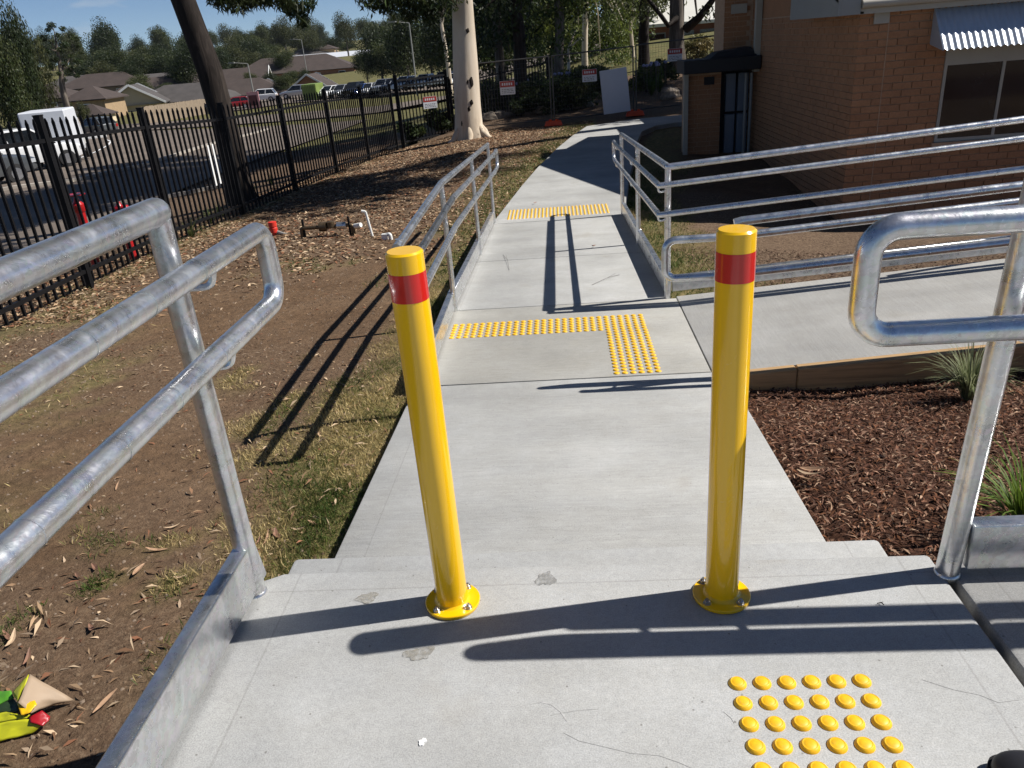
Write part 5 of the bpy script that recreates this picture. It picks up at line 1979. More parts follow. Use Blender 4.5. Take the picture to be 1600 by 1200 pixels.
shade_crown('gum tree with pale', [((-2.0, 22.0, 10.5), (3.8, 3.8, 1.6), 26)], 11000, 301)
shade_crown('dark straight gum', [((.6, 26.5, 13.0), (3.6, 3.6, 1.5), 24)], 10000, 305)
shade_crown('slim dark gum', [((-.6, 32.5, 13.5), (4, 4.5, 1.6), 26)], 11000, 309)
shade_crown('slender gum', [((3.4, 30.5, 12.5), (3.6, 3.6, 1.5), 22)], 9000, 313)
shade_crown('dark trunked gum with pale', [((7.0, 35, 12.5), (4, 4, 1.6), 24)], 9000, 317)
shade_crown('thick grey gum', [((8.0, 30.5, 11.0), (4.2, 4, 1.6), 26)], 10000, 321)
shade_crown('dark tree hidden partly', [((-2.5, 45, 13.0), (5, 5, 1.8), 26)], 10000, 325) if any(q.get('label', '').startswith('dark tree hidden partly') for q in bpy.data.objects) else None
shade_crown('tall gum tree standing', [((5.4, 15.8, 9.4), (1.3, 2.8, .8), 16), ((13.0, 24.9, 11.0), (3.6, 2.6, 1.2), 24), ((12.5, 29.5, 11.5), (4, 3, 1.2), 22)], 16000, 329)
# background filling crowns (deeper garden)
for i, (x0, x1, y0, y1, d, pal, lb) in enumerate([(745, 830, 20, 115, 48, G_DARK, 'dark shrubby tree deep behind the pale trunk'), (830, 900, 10, 100, 52, G_MID, 'mid green tree deep behind the slender gum'),
                                                   (890, 1000, 0, 85, 56, G_LIT, 'sunlit tree deep behind the blank board'), (700, 760, -30, 80, 46, G_DARK, 'dark tree hidden partly by the pale trunk'),
                                                   (960, 1030, -20, 40, 60, G_OLIVE, 'olive tree in front of the far brick block')]):
    px_tree((x0 + x1) / 2, y1 + 22, d, (x0 + x1) / 2 + 4, 9, cpx(x0, x1, y0 - 30, y1, d - 2, d + 3, 40, .8, 1.4), 6000, pal, M_BARK_DARK, lb, 41 + i, 8, .32, .12, droop=.35)
# young pale stake-like trunk and a few slim stems
for i, (xa, ya, xb, yb, d, w_, lb) in enumerate([(889, 125, 888, 78, 30, 5, 'short pale forked stem left of the blank board'), (990, 100, 985, 40, 44, 6, 'slim pale stem right of the blank board'), (700, 100, 690, 40, 60, 6, 'slim stem left of the pale trunk')]):
    a, c = at(xa, ya, d), at(xb, yb, d)
    t = thing('sapling', (a[0], a[1], gz1(a[0], a[1])), lb, 'sapling')
    r = w_ / F * d * .5
    a2 = np.array([a[0], a[1], gz1(a[0], a[1]) - .1])
    MB().tube([a2, a, c, c + (c - a) * .6 + np.array([.25, 0, 0])], 0, 8, radii=[r * 1.2, r, r * .8, r * .4]).tube([c, c + (c - a) * .35 + np.array([.4, 0, 0])], 0, 6, radii=[r * .6, r * .3]).build('trunk', M_BARK_PALE, t, smooth=True)

# rocks and understorey
def rock(p, s, label, seed):
    rnd = random.Random(seed)
    b = MB()
    b.ball((0, 0, 0), 1, 1, 1, 7)
    ph = [rnd.uniform(0, 6) for _ in range(6)]
    V = []
    for (x, y, z) in b.v:
        k = 1 + .18 * math.sin(3 * x + ph[0]) + .15 * math.sin(4 * y + ph[1]) + .12 * math.sin(5 * z + ph[2])
        V.append((p[0] + x * k * s, p[1] + y * k * s * .8, p[2] + z * k * s * .55))
    b.v = V
    o = b.build('rock', M_ROCK, None)
    return tag(o, label, 'rock', 'rocks at the garden edge')


for i, (px, py, s, lb) in enumerate([(764, 184, .34, 'pale angular rock nearest the pale trunk'), (778, 178, .28, 'pale rock second from the pale trunk'), (790, 190, .22, 'small rock below the first sign'), (752, 178, .22, 'small rock touching the trunk shade'),
                                     (888, 178, .34, 'long low rock left of the blank board'), (850, 186, .26, 'dark low rock behind the left orange foot'), (912, 172, .3, 'rock hard by the blank board'), (1048, 150, .34, 'rock by the meter enclosure')]):
    d = 26.0
    p = at(px, py, d)
    rock((p[0], p[1], gz1(p[0], p[1]) + s * .25), s, lb, i)


def bush(c, r, n_cl, n_leaf, pal, label, seed, L=.12, W=.05, cat='bush', name='shrub', flat=.8, group=None, stem=True):
    z0 = gz1(c[0], c[1])
    t = thing(name, (c[0], c[1], z0), label, cat, group)
    cl = cluster((c[0], c[1], z0 + r * flat * .75), r * .75, r * .75, r * flat * .6, n_cl, r * .28, r * .45, seed)
    V, Fq, K = crown_arrays(cl, n_leaf, L, W, .1, pal, seed)
    fast_mesh('foliage', V, Fq, M_LEAF, K, t)
    if stem:
        MB().tube([(c[0], c[1], z0 - .1), (c[0], c[1], z0 + r * flat)], .04, 6).build('stem', M_BARK_DARK, t)
    return t


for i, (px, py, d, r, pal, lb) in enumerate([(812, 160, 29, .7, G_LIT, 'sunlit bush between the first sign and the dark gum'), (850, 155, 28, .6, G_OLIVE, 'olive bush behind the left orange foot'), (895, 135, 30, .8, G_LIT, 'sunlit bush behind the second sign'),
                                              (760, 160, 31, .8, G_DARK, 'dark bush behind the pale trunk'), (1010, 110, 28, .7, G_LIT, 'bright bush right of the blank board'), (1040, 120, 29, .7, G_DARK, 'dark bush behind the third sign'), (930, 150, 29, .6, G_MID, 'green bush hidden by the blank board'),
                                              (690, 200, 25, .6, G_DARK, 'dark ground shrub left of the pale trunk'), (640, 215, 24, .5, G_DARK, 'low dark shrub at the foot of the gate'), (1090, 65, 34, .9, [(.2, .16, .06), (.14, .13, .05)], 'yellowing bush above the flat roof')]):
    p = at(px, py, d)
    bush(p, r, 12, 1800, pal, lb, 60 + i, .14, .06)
RU = random.Random(5)
for i in range(22):
    px, py, d = RU.uniform(735, 945), RU.uniform(120, 175), RU.uniform(25.5, 36)
    p = at(px, py, d)
    bush(p, RU.uniform(.5, 1.0), 10, 1300, (G_DARK, G_OLIVE, G_DARK, G_MID)[i % 4], 'dark understorey shrub among the trunks behind the mesh fence', 200 + i, .14, .055, group='understorey shrubs behind the mesh fence')
# agapanthus with blue flower heads
M_BLUE = plain('blue_petals', (.24, .25, .40), .6, 0, .2, 20)
for i, (px, py, d) in enumerate([(805, 165, 27), (815, 160, 28), (880, 150, 28), (1030, 118, 27.5), (1018, 122, 27)]):
    p = at(px, py, d)
    lb = ['blue flowered strappy plant right of the first sign', 'blue flowered strappy plant beside the dark gum', 'blue flowered strappy plant left of the blank board', 'blue flowered strappy plant near the enclosure', 'blue flowered strappy plant right of the board'][i]
    t = strappy('flowering_plant', p[0], p[1], 60, .7, .04, lb, 'plant', (.05, .10, .02), (.12, .18, .04), .8, 70 + i)
    for k in range(5):
        a = k * 1.3 + i
        q = np.array([p[0] + .25 * math.cos(a), p[1] + .2 * math.sin(a), gz1(p[0], p[1])])
        bb = MB().tube([q, q + (0, 0, .85)], .008, 5)
        bb.build('flower_stalk', M_BARK_MID, t)
        MB().ball(tuple(q + (0, 0, .9)), .055, .055, .05, 4).build('flower_head', M_BLUE, t)
# weeds along the fence line
for i, (px, py) in enumerate([(395, 305), (330, 352), (345, 340), (425, 290), (300, 372), (260, 395)]):
    p = px_ground(px, py)
    strappy('weed', p[0], p[1], 40, .35, .014, ['green weed at the fence below the dark leaning gum', 'tall weed left of the dark trunk base', 'leafy weed at the foot of the dark trunk', 'green weed right of the dark trunk along the fence', 'dry weed against the fence behind the top rail', 'small weed against the fence near the post'][i], 'weed', (.05, .09, .02), (.16, .17, .06), .9, 90 + i)

# ------------------------------------------------------------------ far brick block with pale roof beyond the garden
c0 = at(880, 60, 62)
c1 = at(1125, 20, 60)
t = thing('brick_block', (c0[0], c0[1], .2), 'long brick building with pale roof seen between the trees', 'building')
X0, X1, Y0 = 5.2, 24, 58.0
zt = at(1000, 45, 60)[2]
MB().box(X0, X1, Y0, Y0 + 9, -1, zt).build('wall', brick_mat('far_brick', (.36, .15, .09)), t)
MB().hexa([(X0 - .6, Y0 - .8, zt), (X1, Y0 - .8, zt), (X1, Y0 + 6, zt + 2.6), (X0 - .6, Y0 + 6, zt + 2.6), (X0 - .6, Y0 - .8, zt + .2), (X1, Y0 - .8, zt + .2), (X1, Y0 + 6, zt + 2.8), (X0 - .6, Y0 + 6, zt + 2.8)]).build('roof', plain('cream_roof', (.62, .60, .54), .6, 0, .05, .5), t)
for k in range(6):
    x = X0 + 1.0 + k * 1.9
    f = MB().box(x, x + 1.5, Y0 - .06, Y0 + .02, zt - 1.5, zt - .35).build('window', M_TRIM, t)
    MB().box(x + .08, x + 1.42, Y0 - .09, Y0 - .06, zt - 1.42, zt - .43).build('pane', M_GLASS, f)
b = MB()
for k in range(24):
    x = X0 + .6 + k * .45
    b.hexa([(x, Y0 - 1.2, zt - 2.1), (x + .22, Y0 - 1.2, zt - 2.1), (x + .22, Y0 - .05, zt - 1.7), (x, Y0 - .05, zt - 1.7), (x, Y0 - 1.2, zt - 2.05), (x + .22, Y0 - 1.2, zt - 2.05), (x + .22, Y0 - .05, zt - 1.65), (x, Y0 - .05, zt - 1.65)])
b.build('awning', M_SIGNW, t)

# ------------------------------------------------------------------ cars
PAINT = {}


def paint(name, col, metal=.2):
    if name not in PAINT:
        PAINT[name] = plain('car_paint_' + name, col, .25, metal, .03, 1, coat=.7)
    return PAINT[name]


M_TYRE = plain('tyre_rubber', (.015, .015, .016), .8, 0, .2, 20)
M_RIM = plain('alloy_rim', (.45, .46, .48), .3, .8, .1, 10)
M_TAIL = plain('tail_light', (.35, .01, .01), .25, 0, .1, 10, coat=.5)
M_HEAD = plain('head_light', (.6, .62, .65), .15, .2, .1, 10, coat=.5)


def car_proto(kind):
    """car along +X (front at +X), origin at ground centre"""
    t = bpy.data.objects.new('parked_car', None)
    COL.objects.link(t)
    if kind == 'suv':
        st = [(-2.3, .55, .95, .80), (-2.22, .38, 1.08, .88), (-1.5, .34, 1.10, .92), (.3, .34, 1.08, .92), (1.1, .34, 1.05, .91), (1.9, .38, .95, .86), (2.25, .45, .82, .76)]
        cab = [(-2.15, 1.08, -1.75, 1.70), (1.1, 1.06, .25, 1.74)]
    elif kind == 'hatch':
        st = [(-2.0, .5, .85, .74), (-1.92, .34, .95, .82), (-1.3, .30, .96, .86), (.3, .30, .94, .86), (1.0, .30, .90, .85), (1.75, .34, .78, .78), (2.05, .42, .66, .66)]
        cab = [(-1.95, .94, -1.35, 1.44), (1.0, .92, .15, 1.46)]
    else:
        st = [(-2.3, .5, .82, .74), (-2.2, .34, .92, .82), (-1.4, .30, .94, .87), (.3, .30, .92, .87), (1.0, .30, .88, .86), (1.9, .34, .76, .78), (2.3, .42, .64, .66)]
        cab = [(-1.75, .92, -1.05, 1.42), (1.05, .90, .2, 1.44)]
    b = MB()
    V, Fs = [], []
    for (x, z0, z1, w_) in st:
        V += [(x, -w_ * .92, z0), (x, -w_, z0 + (z1 - z0) * .45), (x, -w_ * .97, z1 - .06), (x, -w_ * .86, z1), (x, 0, z1 + .03), (x, w_ * .86, z1), (x, w_ * .97, z1 - .06), (x, w_, z0 + (z1 - z0) * .45), (x, w_ * .92, z0)]
    for i in range(len(st) - 1):
        for k in range(8):
            Fs.append((i * 9 + k, i * 9 + k + 1, (i + 1) * 9 + k + 1, (i + 1) * 9 + k))
        Fs.append((i * 9 + 8, i * 9, (i + 1) * 9, (i + 1) * 9 + 8))
    Fs.append(tuple(range(9)))
    n = (len(st) - 1) * 9
    Fs.append(tuple(n + k for k in range(8, -1, -1)))
    b.add(V, Fs)
    b.build('body', paint('white', (.72, .73, .74), 0), t, smooth=True, local=True)
    (xa, za, xb, zb_), (xc, zc, xd, zd) = cab
    wb, wt = st[3][3] * .88, st[3][3] * .70
    g = MB().hexa([(xa, -wb, za), (xc, -wb, zc), (xc, wb, zc), (xa, wb, za), (xb, -wt, zb_), (xd, -wt, zd), (xd, wt, zd), (xb, wt, zb_)])
    g.build('glasshouse', M_GLASS, t, local=True)
    r = MB().hexa([(xb - .06, -wt - .03, zb_ - .03), (xd + .04, -wt - .03, zd - .03), (xd + .04, wt + .03, zd - .03), (xb - .06, wt + .03, zb_ - .03), (xb, -wt + .06, zb_ + .04), (xd - .1, -wt + .06, zd + .04), (xd - .1, wt - .06, zd + .04), (xb, wt - .06, zb_ + .04)])
    for s in (-1, 1):
        for fx in (0.0, .42, 1.0):
            p0 = (xa + (xc - xa) * fx, s * (wb + .005), za)
            p1 = (xb + (xd - xb) * fx, s * (wt + .005), zb_)
            r.bar(p0, p1, .07, .07, (1, 0, 0))
    r.build('roof', paint('white', (.72, .73, .74), 0), t, local=True)
    for wx in (st[0][0] + .85, st[-1][0] - .9):
        for s in (-1, 1):
            rad = .36 if kind == 'suv' else .31
            w_ = MB().lathe([(rad * .62, -.10), (rad, -.09), (rad, .09), (rad * .62, .10)], 20, (wx, s * (st[2][3] - .08), rad), axis='y').build('wheel', M_TYRE, t, smooth=True, local=True)
            MB().lathe([(.02, -.105), (rad * .6, -.104), (rad * .6, .104), (.02, .105)], 12, (wx, s * (st[2][3] - .08), rad), axis='y').build('rim', M_RIM, w_, local=True)
    for s in (-1, 1):
        x, z0, z1, w_ = st[0]
        MB().box(x - .02, x + .2, s * w_ * .95 - .12, s * w_ * .95 + .06, z1 - .22, z1 + .02).build('tail_light', M_TAIL, t, local=True)
        x, z0, z1, w_ = st[-1]
        MB().box(x - .25, x + .01, s * w_ * .9 - .14, s * w_ * .9 + .06, z1 - .16, z1 - .02).build('headlight', M_HEAD, t, local=True)
    return t


PROTO = {k: car_proto(k) for k in ('suv', 'hatch', 'sedan')}
FIRST = set()


def children_of(o):
    return [c for c in bpy.data.objects if c.parent == o]


KIDS = {k: [(c, children_of(c)) for c in children_of(p)] for k, p in PROTO.items()}


def car(kind, p, ang, pmat, label, group=None):
    if kind not in FIRST:
        FIRST.add(kind)
        t = PROTO[kind]
        kids = [c for c, _ in KIDS[kind]]
    else:
        t = PROTO[kind].copy()
        COL.objects.link(t)
        kids = []
        for c, sub in KIDS[kind]:
            d = c.copy()
            COL.objects.link(d)
            d.parent = t
            kids.append(d)
            for s_o in sub:
                e = s_o.copy()
                COL.objects.link(e)
                e.parent = d
    t.location = (p[0], p[1], p[2])
    t.rotation_euler = (0, 0, ang)
    for c in kids:
        if c.name.startswith(('body', 'roof')):
            c.material_slots[0].link = 'OBJECT'
            c.material_slots[0].material = pmat
    for kk in ('group',):
        if kk in t:
            del t[kk]
    return tag(t, label, 'car', group)


WH = paint('white', (.72, .73, .74), 0)
BK = paint('black', (.012, .013, .016))
RD = paint('red', (.32, .012, .018))
SI = paint('silver', (.45, .47, .50), .5)
BL = paint('blue', (.02, .06, .22))
GY = paint('grey', (.10, .11, .12), .3)


def on_ground(px, d, dz=.1):
    p = at(px, 200, d)
    s = d / math.hypot(p[0] - CAM[0], p[1] - CAM[1]) if False else 1
    return np.array([p[0], p[1], gz1(p[0], p[1]) + dz])


# sight line ground positions for the near car park
q = px_ground(48, 270)
car('suv', (q[0], q[1], gz1(q[0], q[1]) + .08), math.radians(55), WH, 'white four wheel drive parked beyond the fence at far left')
q2 = px_ground(-45, 300)
car('suv', (q2[0], q2[1], gz1(q2[0], q2[1]) + .08), math.radians(60), GY, 'dark grey four wheel drive cut by the left edge of the photo')
q = px_ground(155, 213)
car('hatch', (q[0], q[1], gz1(q[0], q[1]) + .1), math.radians(150), GY, 'dark hatchback on the street in front of the two storey house')
q = px_ground(305, 180)
car('sedan', (q[0], q[1], gz1(q[0], q[1]) + .12), math.radians(195), BK, 'black sedan parked by the paling fence left of the dark trunk')
q = px_ground(370, 172)
car('hatch', (q[0], q[1], gz1(q[0], q[1]) + .12), math.radians(200), RD, 'red hatchback parked right of the dark trunk')
q = px_ground(402, 163)
car('suv', (q[0], q[1] + 2, gz1(q[0], q[1]) + .12), math.radians(190), WH, 'white car just behind the red hatchback')
q = px_ground(465, 155)
car('suv', (q[0], q[1], gz1(q[0], q[1]) + .12), math.radians(185), SI, 'silver van-like car left of the green container')
# rows in the far car park
cols_ = [WH, SI, BK, WH, BL, SI, GY, WH, WH, BK, SI, WH, GY, WH, SI, BL, WH]
names_ = ['white', 'silver', 'black', 'white', 'blue', 'silver', 'grey', 'white', 'white', 'black', 'silver', 'white', 'grey', 'white', 'silver', 'blue', 'white']
rowpx = [(516, 150), (536, 148), (555, 150), (578, 149), (568, 158), (600, 143), (612, 139), (622, 140), (634, 139), (644, 137), (655, 136), (665, 136), (675, 134), (685, 133), (695, 132), (703, 130), (711, 131)]
for i, ((px, py), m) in enumerate(zip(rowpx, cols_)):
    d = 112 - (i > 4) * (i - 4) * .5
    p = at(px, py, d)
    z = gz1(p[0], p[1]) + .15
    z = max(z, p[2] - .2) if p[2] - z < 1.5 else z
    ordw = ['first', 'second', 'third', 'fourth', 'fifth', 'sixth', 'seventh', 'eighth', 'ninth', 'tenth', 'eleventh', 'twelfth', 'thirteenth', 'fourteenth', 'fifteenth', 'sixteenth', 'seventeenth'][i]
    car(('hatch', 'sedan', 'suv')[i % 3], (p[0], p[1], z), math.radians(250 + (i % 4) * 3), m, f'{names_[i]} car in the distant car park row, {ordw} from the left', 'cars in the distant car park')

# white box trailer / truck body behind the white four wheel drive
q = px_ground(100, 258)
t = thing('box_truck', (q[0], q[1], gz1(q[0], q[1]) + .08), 'white box truck parked beside the white four wheel drive', 'truck', rz=math.radians(112))
MB().box(-1.6, 1.2, -.95, .95, .62, 2.45).build('cargo_box', M_SIGNW, t, local=True, bevel=.05)
MB().hexa([(1.25, -.9, .45), (2.7, -.9, .45), (2.7, .9, .45), (1.25, .9, .45), (1.25, -.85, 1.95), (2.3, -.8, 1.95), (2.3, .8, 1.95), (1.25, .85, 1.95)]).build('cab', WH, t, local=True, bevel=.05)
MB().box(-1.6, 2.6, -.7, .7, .42, .61).build('chassis', M_BLACK, t, local=True)
for x in (-.9, 2.0):
    for s_ in (-1, 1):
        MB().lathe([(.2, -.12), (.34, -.11), (.34, .11), (.2, .12)], 16, (x, s_ * .82, .34), axis='y').build('wheel', M_TYRE, t, smooth=True, local=True)
for s_ in (-1, 1):
    MB().box(-1.66, -1.6, s_ * .8 - .08, s_ * .8 + .08, .66, .96).build('tail_light', M_TAIL, t, local=True)

# pink framed shed and green container
q = px_ground(412, 168)
t = thing('signboard', (q[0], q[1] - 3, gz1(q[0], q[1] - 3)), 'pink framed dark signboard standing by the red car', 'signboard')
b = MB()
X, Y, Z = q[0], q[1] - 3, gz1(q[0], q[1] - 3)
M_PINK = plain('pink_frame', (.62, .30, .32), .5, 0, .1, 2)
MB().box(X - .75, X + .75, Y - .06, Y + .06, Z + .2, Z + 2.1).build('frame', M_PINK, t)
MB().box(X - .55, X + .5, Y - .1, Y - .065, Z + .5, Z + 1.7).build('face', plain('maroon_face', (.12, .02, .03), .5), t)
q = px_ground(490, 158)
X, Y, Z = q[0], q[1], gz1(q[0], q[1])
t = thing('storage_container', (X, Y, Z), 'lime green storage container in the far car park', 'container')
M_LIME = plain('lime_paint', (.16, .22, .05), .5, 0, .08, 1)
MB().box(X - .95, X + .95, Y - 1.2, Y + 2.4, Z + .1, Z + 2.1).build('box', M_LIME, t, bevel=.04)
b = MB()
for k in range(9):
    b.box(X - .9 + k * .21, X - .83 + k * .21, Y - 1.25, Y - 1.2, Z + .2, Z + 2.0)
b.build('rib', M_LIME, t)

# light poles
for i, (xa, ya, xb, yb, d, lb) in enumerate([(650, 128, 638, 36, 100, 'tall thin light pole beyond the far car park'), (478, 104, 472, 62, 190, 'distant light pole above the brown roofs'), (397, 150, 383, 100, 110, 'light pole right of the dark trunk')]):
    a, c = at(xa, ya, d), at(xb, yb, d)
    z0 = gz1(a[0], a[1])
    t = thing('light_pole', (a[0], a[1], z0), lb, 'light pole')
    MB().tube([(a[0], a[1], z0), (a[0], a[1], c[2])], 0, 8, radii=[.12, .07]).tube([(a[0], a[1], c[2]), (a[0] - 1.6, a[1] - .4, c[2] + .25)], .05, 6).build('pole', M_EAVE, t, smooth=True)
    MB().box(a[0] - 2.3, a[0] - 1.5, a[1] - .6, a[1] - .3, c[2] + .18, c[2] + .32).build('lamp_head', M_EAVE, t)

# ------------------------------------------------------------------ houses across the valley
M_TILE = plain('brown_roof_tile', (.055, .040, .034), .85, 0, .2, .8, bump=.3)
M_TILE2 = plain('grey_roof_tile', (.07, .062, .058), .85, 0, .2, .8, bump=.3)
M_REND = plain('brown_render', (.20, .155, .12), .85, 0, .1, .6)
M_CREAMW = plain('cream_render', (.58, .49, .33), .85, 0, .06, .6)
M_TANB = plain('tan_brick', (.34, .24, .14), .85, 0, .15, 3)
M_REDB = plain('red_brown_brick', (.30, .14, .08), .85, 0, .15, 3)


def house(loc, ang, w, d, h, rh, wallm, roofm, label, hip=True, win=3, garage=False, gable=None, over=.5):
    t = thing('house', loc, label, 'house', None, ang)
    MB().box(-w / 2, w / 2, -d / 2, d / 2, -1.5, h).build('wall', wallm, t, local=True)
    W2, D2 = w / 2 + over, d / 2 + over
    if hip:
        rl = max(.2, W2 - D2)
        MB().add([(-W2, -D2, h), (W2, -D2, h), (W2, D2, h), (-W2, D2, h), (-rl, 0, h + rh), (rl, 0, h + rh), (-W2, -D2, h - .15), (W2, -D2, h - .15), (W2, D2, h - .15), (-W2, D2, h - .15)],
                 [(0, 1, 5, 4), (1, 2, 5), (2, 3, 4, 5), (3, 0, 4), (6, 7, 1, 0), (7, 8, 2, 1), (8, 9, 3, 2), (9, 6, 0, 3), (9, 8, 7, 6)]).build('roof', roofm, t, local=True)
    else:
        MB().add([(-W2, -D2, h), (W2, -D2, h), (W2, D2, h), (-W2, D2, h), (-W2, 0, h + rh), (W2, 0, h + rh), (-W2, -D2, h - .15), (W2, -D2, h - .15), (W2, D2, h - .15), (-W2, D2, h - .15)],
                 [(0, 1, 5, 4), (2, 3, 4, 5), (6, 7, 1, 0), (8, 9, 3, 2), (9, 8, 7, 6)]).build('roof', roofm, t, local=True)
        for s in (-1, 1):
            x = s * (w / 2)
            MB().add([(x, -d / 2, h), (x, d / 2, h), (x, 0, h + rh * .93)], [(0, 1, 2)]).build('gable', gable or wallm, t, local=True)
        for s in (-1, 1):
            for e in (-1, 1):
                MB().bar((s * (W2 + .03), e * D2, h - .05), (s * (W2 + .03), 0, h + rh), .08, .28).build('barge_board', M_WHITE, t, local=True)
    for k in range(win):
        x = -w / 2 + w * (k + .5) / win
        f = MB().box(x - .8, x + .8, -d / 2 - .06, -d / 2 + .02, h - 1.7, h - .5).build('window', M_WHITE, t, local=True)
        MB().box(x - .7, x + .7, -d / 2 - .09, -d / 2 - .062, h - 1.6, h - .6).build('pane', M_GLASS, f, local=True)
    if garage:
        MB().box(w / 2 - 4.2, w / 2 - .8, -d / 2 - .08, -d / 2 + .02, 0, 2.3).build('garage_door', M_TANB, t, local=True)
    return t


def hp(px, d, py=None):
    p = at(px, 150, d)
    return (p[0], p[1], gz1(p[0], p[1]))


# two-storey pair at left with their single-storey wings
p = hp(78, 125)
house((p[0], p[1], at(82, 150, 125)[2] - 5.6), math.radians(4), 6.4, 6.5, 5.4, 1.7, M_REND, M_TILE, 'two storey brown house with hipped roof at the left', True, 2)
p = hp(146, 123)
house((p[0], p[1], at(150, 151, 123)[2] - 5.5), math.radians(6), 5.2, 6.5, 5.3, 1.6, M_TANB, M_TILE, 'two storey tan brick house next to the brown one', True, 1)
p = hp(138, 113)
house((p[0], p[1], at(140, 178, 113)[2] - 2.5), math.radians(6), 3.8, 3.5, 2.4, 1.2, M_CREAMW, M_TILE, 'low garage wing in front of the two storey houses', True, 1, True, over=.3)
p = hp(72, 108)
house((p[0], p[1], at(74, 181, 108)[2] - 2.5), math.radians(4), 4.6, 4, 2.4, 1.2, M_REND, M_TILE2, 'low hipped carport roof left of the two storey houses', True, 1, over=.3)
p = hp(212, 135)
house((p[0], p[1], at(212, 160, 135)[2] - 2.9), math.radians(110), 9, 8, 2.8, 2.6, M_CREAMW, M_TILE2, 'cream gabled house with white barge boards behind the paling fence', False, 2)
p = hp(290, 140)
house((p[0], p[1], at(290, 154, 140)[2] - 2.9), math.radians(5), 15, 9, 2.7, 2.4, M_CREAMW, M_TILE2, 'brown roofed cottage left of the dark trunk', True, 3)
p = hp(372, 145)
house((p[0], p[1], at(372, 146, 145)[2] - 2.8), math.radians(10), 17, 9, 2.6, 2.4, M_CREAMW, M_TILE, 'brown roofed cottage right of the dark trunk', True, 3)
p = hp(352, 175)
house((p[0], p[1], at(352, 132, 175)[2] - 2.8), math.radians(12), 18, 9, 2.6, 3.0, M_REND, M_TILE, 'brown roofed house on the rise behind the cottages', False, 2)
p = hp(412, 150)
house((p[0], p[1], at(412, 146, 150)[2] - 2.6), math.radians(95), 9, 7, 2.4, 2.4, M_REDB, M_TILE, 'small house with orange brick gable behind the red car', False, 1, gable=M_REDB)
p = hp(492, 150)
house((p[0], p[1], at(486, 138, 150)[2] - 2.6), math.radians(95), 8, 7, 2.4, 2.6, M_REDB, M_TILE, 'small house with orange brick gable behind the green container', False, 1, gable=M_REDB)
p = hp(470, 215)
house((p[0], p[1], at(470, 112, 215)[2] - 2.6), math.radians(8), 30, 14, 2.7, 3.6, M_REDB, M_TILE, 'broad dark hipped roof on the grassy slope', True, 5)
p = hp(530, 320)
house((p[0], p[1], at(530, 93, 320)[2] - 2.4), math.radians(5), 30, 10, 2.6, 2.4, M_WHITE, M_SIGNW, 'white roofed house high on the far slope', False, 4)
p = hp(525, 330)
house((p[0], p[1], at(527, 85, 330)[2] - 2.4), math.radians(90), 6, 6, 4.6, 1.5, M_TANB, M_TILE, 'narrow orange house above the white roof', True, 1)
p = hp(445, 300)
house((p[0], p[1], at(447, 100, 300)[2] - 2.2), math.radians(10), 16, 9, 2.6, 2.6, M_REDB, M_TILE, 'red brick house above the grassy slope', True, 2)
for i, (px, py, d) in enumerate([(172, 134, 180), (135, 137, 190), (248, 112, 260), (245, 134, 190), (250, 142, 165), (500, 83, 330)]):
    p = hp(px, d)
    house((p[0], p[1], at(px, py, d)[2] - 2.6), math.radians(8 + 5 * i), 16, 9, 2.6, 2.4, (M_REND, M_TANB, M_CREAMW)[i % 3], (M_TILE, M_TILE2)[i % 2], ['roof showing just right of the open branched tree', 'roof behind the two storey houses', 'roof high between two dark trees', 'flat grey roof left of the dark round tree', 'pale roofed shed left of the dark round tree', 'dark roof on the ridge left of the white roof'][i], True, 2)

# paling fence across the street: every paling its own piece
M_PAL = timber('weathered_paling', (.26, .20, .14), (8, 8, 1.5))
pa = np.array(px_ground(222, 196)[:2])
pb = np.array(px_ground(330, 178)[:2])
t = thing('paling_fence', (pa[0], pa[1], gz1(*pa)), 'weathered timber paling fence in front of the cream gabled house', 'fence')
N_ = 90
tmp = MB().box(-.08, .08, -.012, .012, 0, 1.8).build('paling', M_PAL)
PALM = tmp.data
bpy.data.objects.remove(tmp)
dv = pb - pa
for k in range(N_):
    q = pa + dv * (k / N_)
    o = bpy.data.objects.new('paling', PALM)
    o.location = (q[0] - pa[0], q[1] - pa[1], gz1(q[0], q[1]) - gz1(*pa) + random.uniform(-.04, .04))
    o.rotation_euler = (0, 0, math.atan2(dv[1], dv[0]))
    o.scale = (np.linalg.norm(dv) / N_ / .165, 1, 1)
    link(o, t)

# ------------------------------------------------------------------ far trees: a few crown meshes shared by many trees
def crown_mesh(seed, n_cl, n_leaf, shape, L, W, pal):
    pal = [tuple(q * .72 for q in c) for c in pal]
    rx, rz_, zc = shape
    cl = cluster((0, 0, zc), rx, rx, rz_, n_cl, .16, .30, seed)
    V, Fq, K = crown_arrays(cl, n_leaf, L, W, .15, pal, seed)
    tmp = fast_mesh('crown', V, Fq, M_LEAF, K)
    me = tmp.data
    bpy.data.objects.remove(tmp)
    return me


CM = [crown_mesh(1, 34, 9000, (.36, .36, .58), .040, .020, G_DARK), crown_mesh(2, 30, 8500, (.42, .34, .60), .040, .020, G_OLIVE), crown_mesh(3, 38, 9000, (.36, .40, .55), .038, .020, G_MID), crown_mesh(4, 26, 8000, (.40, .36, .58), .042, .021, [(.07, .085, .024), (.10, .115, .035)])]
tmp = MB().tube([(0, 0, -.1), (.01, 0, .25), (-.01, .01, .5), (.02, 0, .75)], 0, 8, radii=[.03, .024, .018, .008]).tube([(0, 0, .35), (.12, .05, .6)], 0, 6, radii=[.014, .006]).tube([(0, 0, .38), (-.13, -.02, .62)], 0, 6, radii=[.014, .006]).build('trunk', M_BARK_MID, None, smooth=True)
TM = tmp.data
bpy.data.objects.remove(tmp)


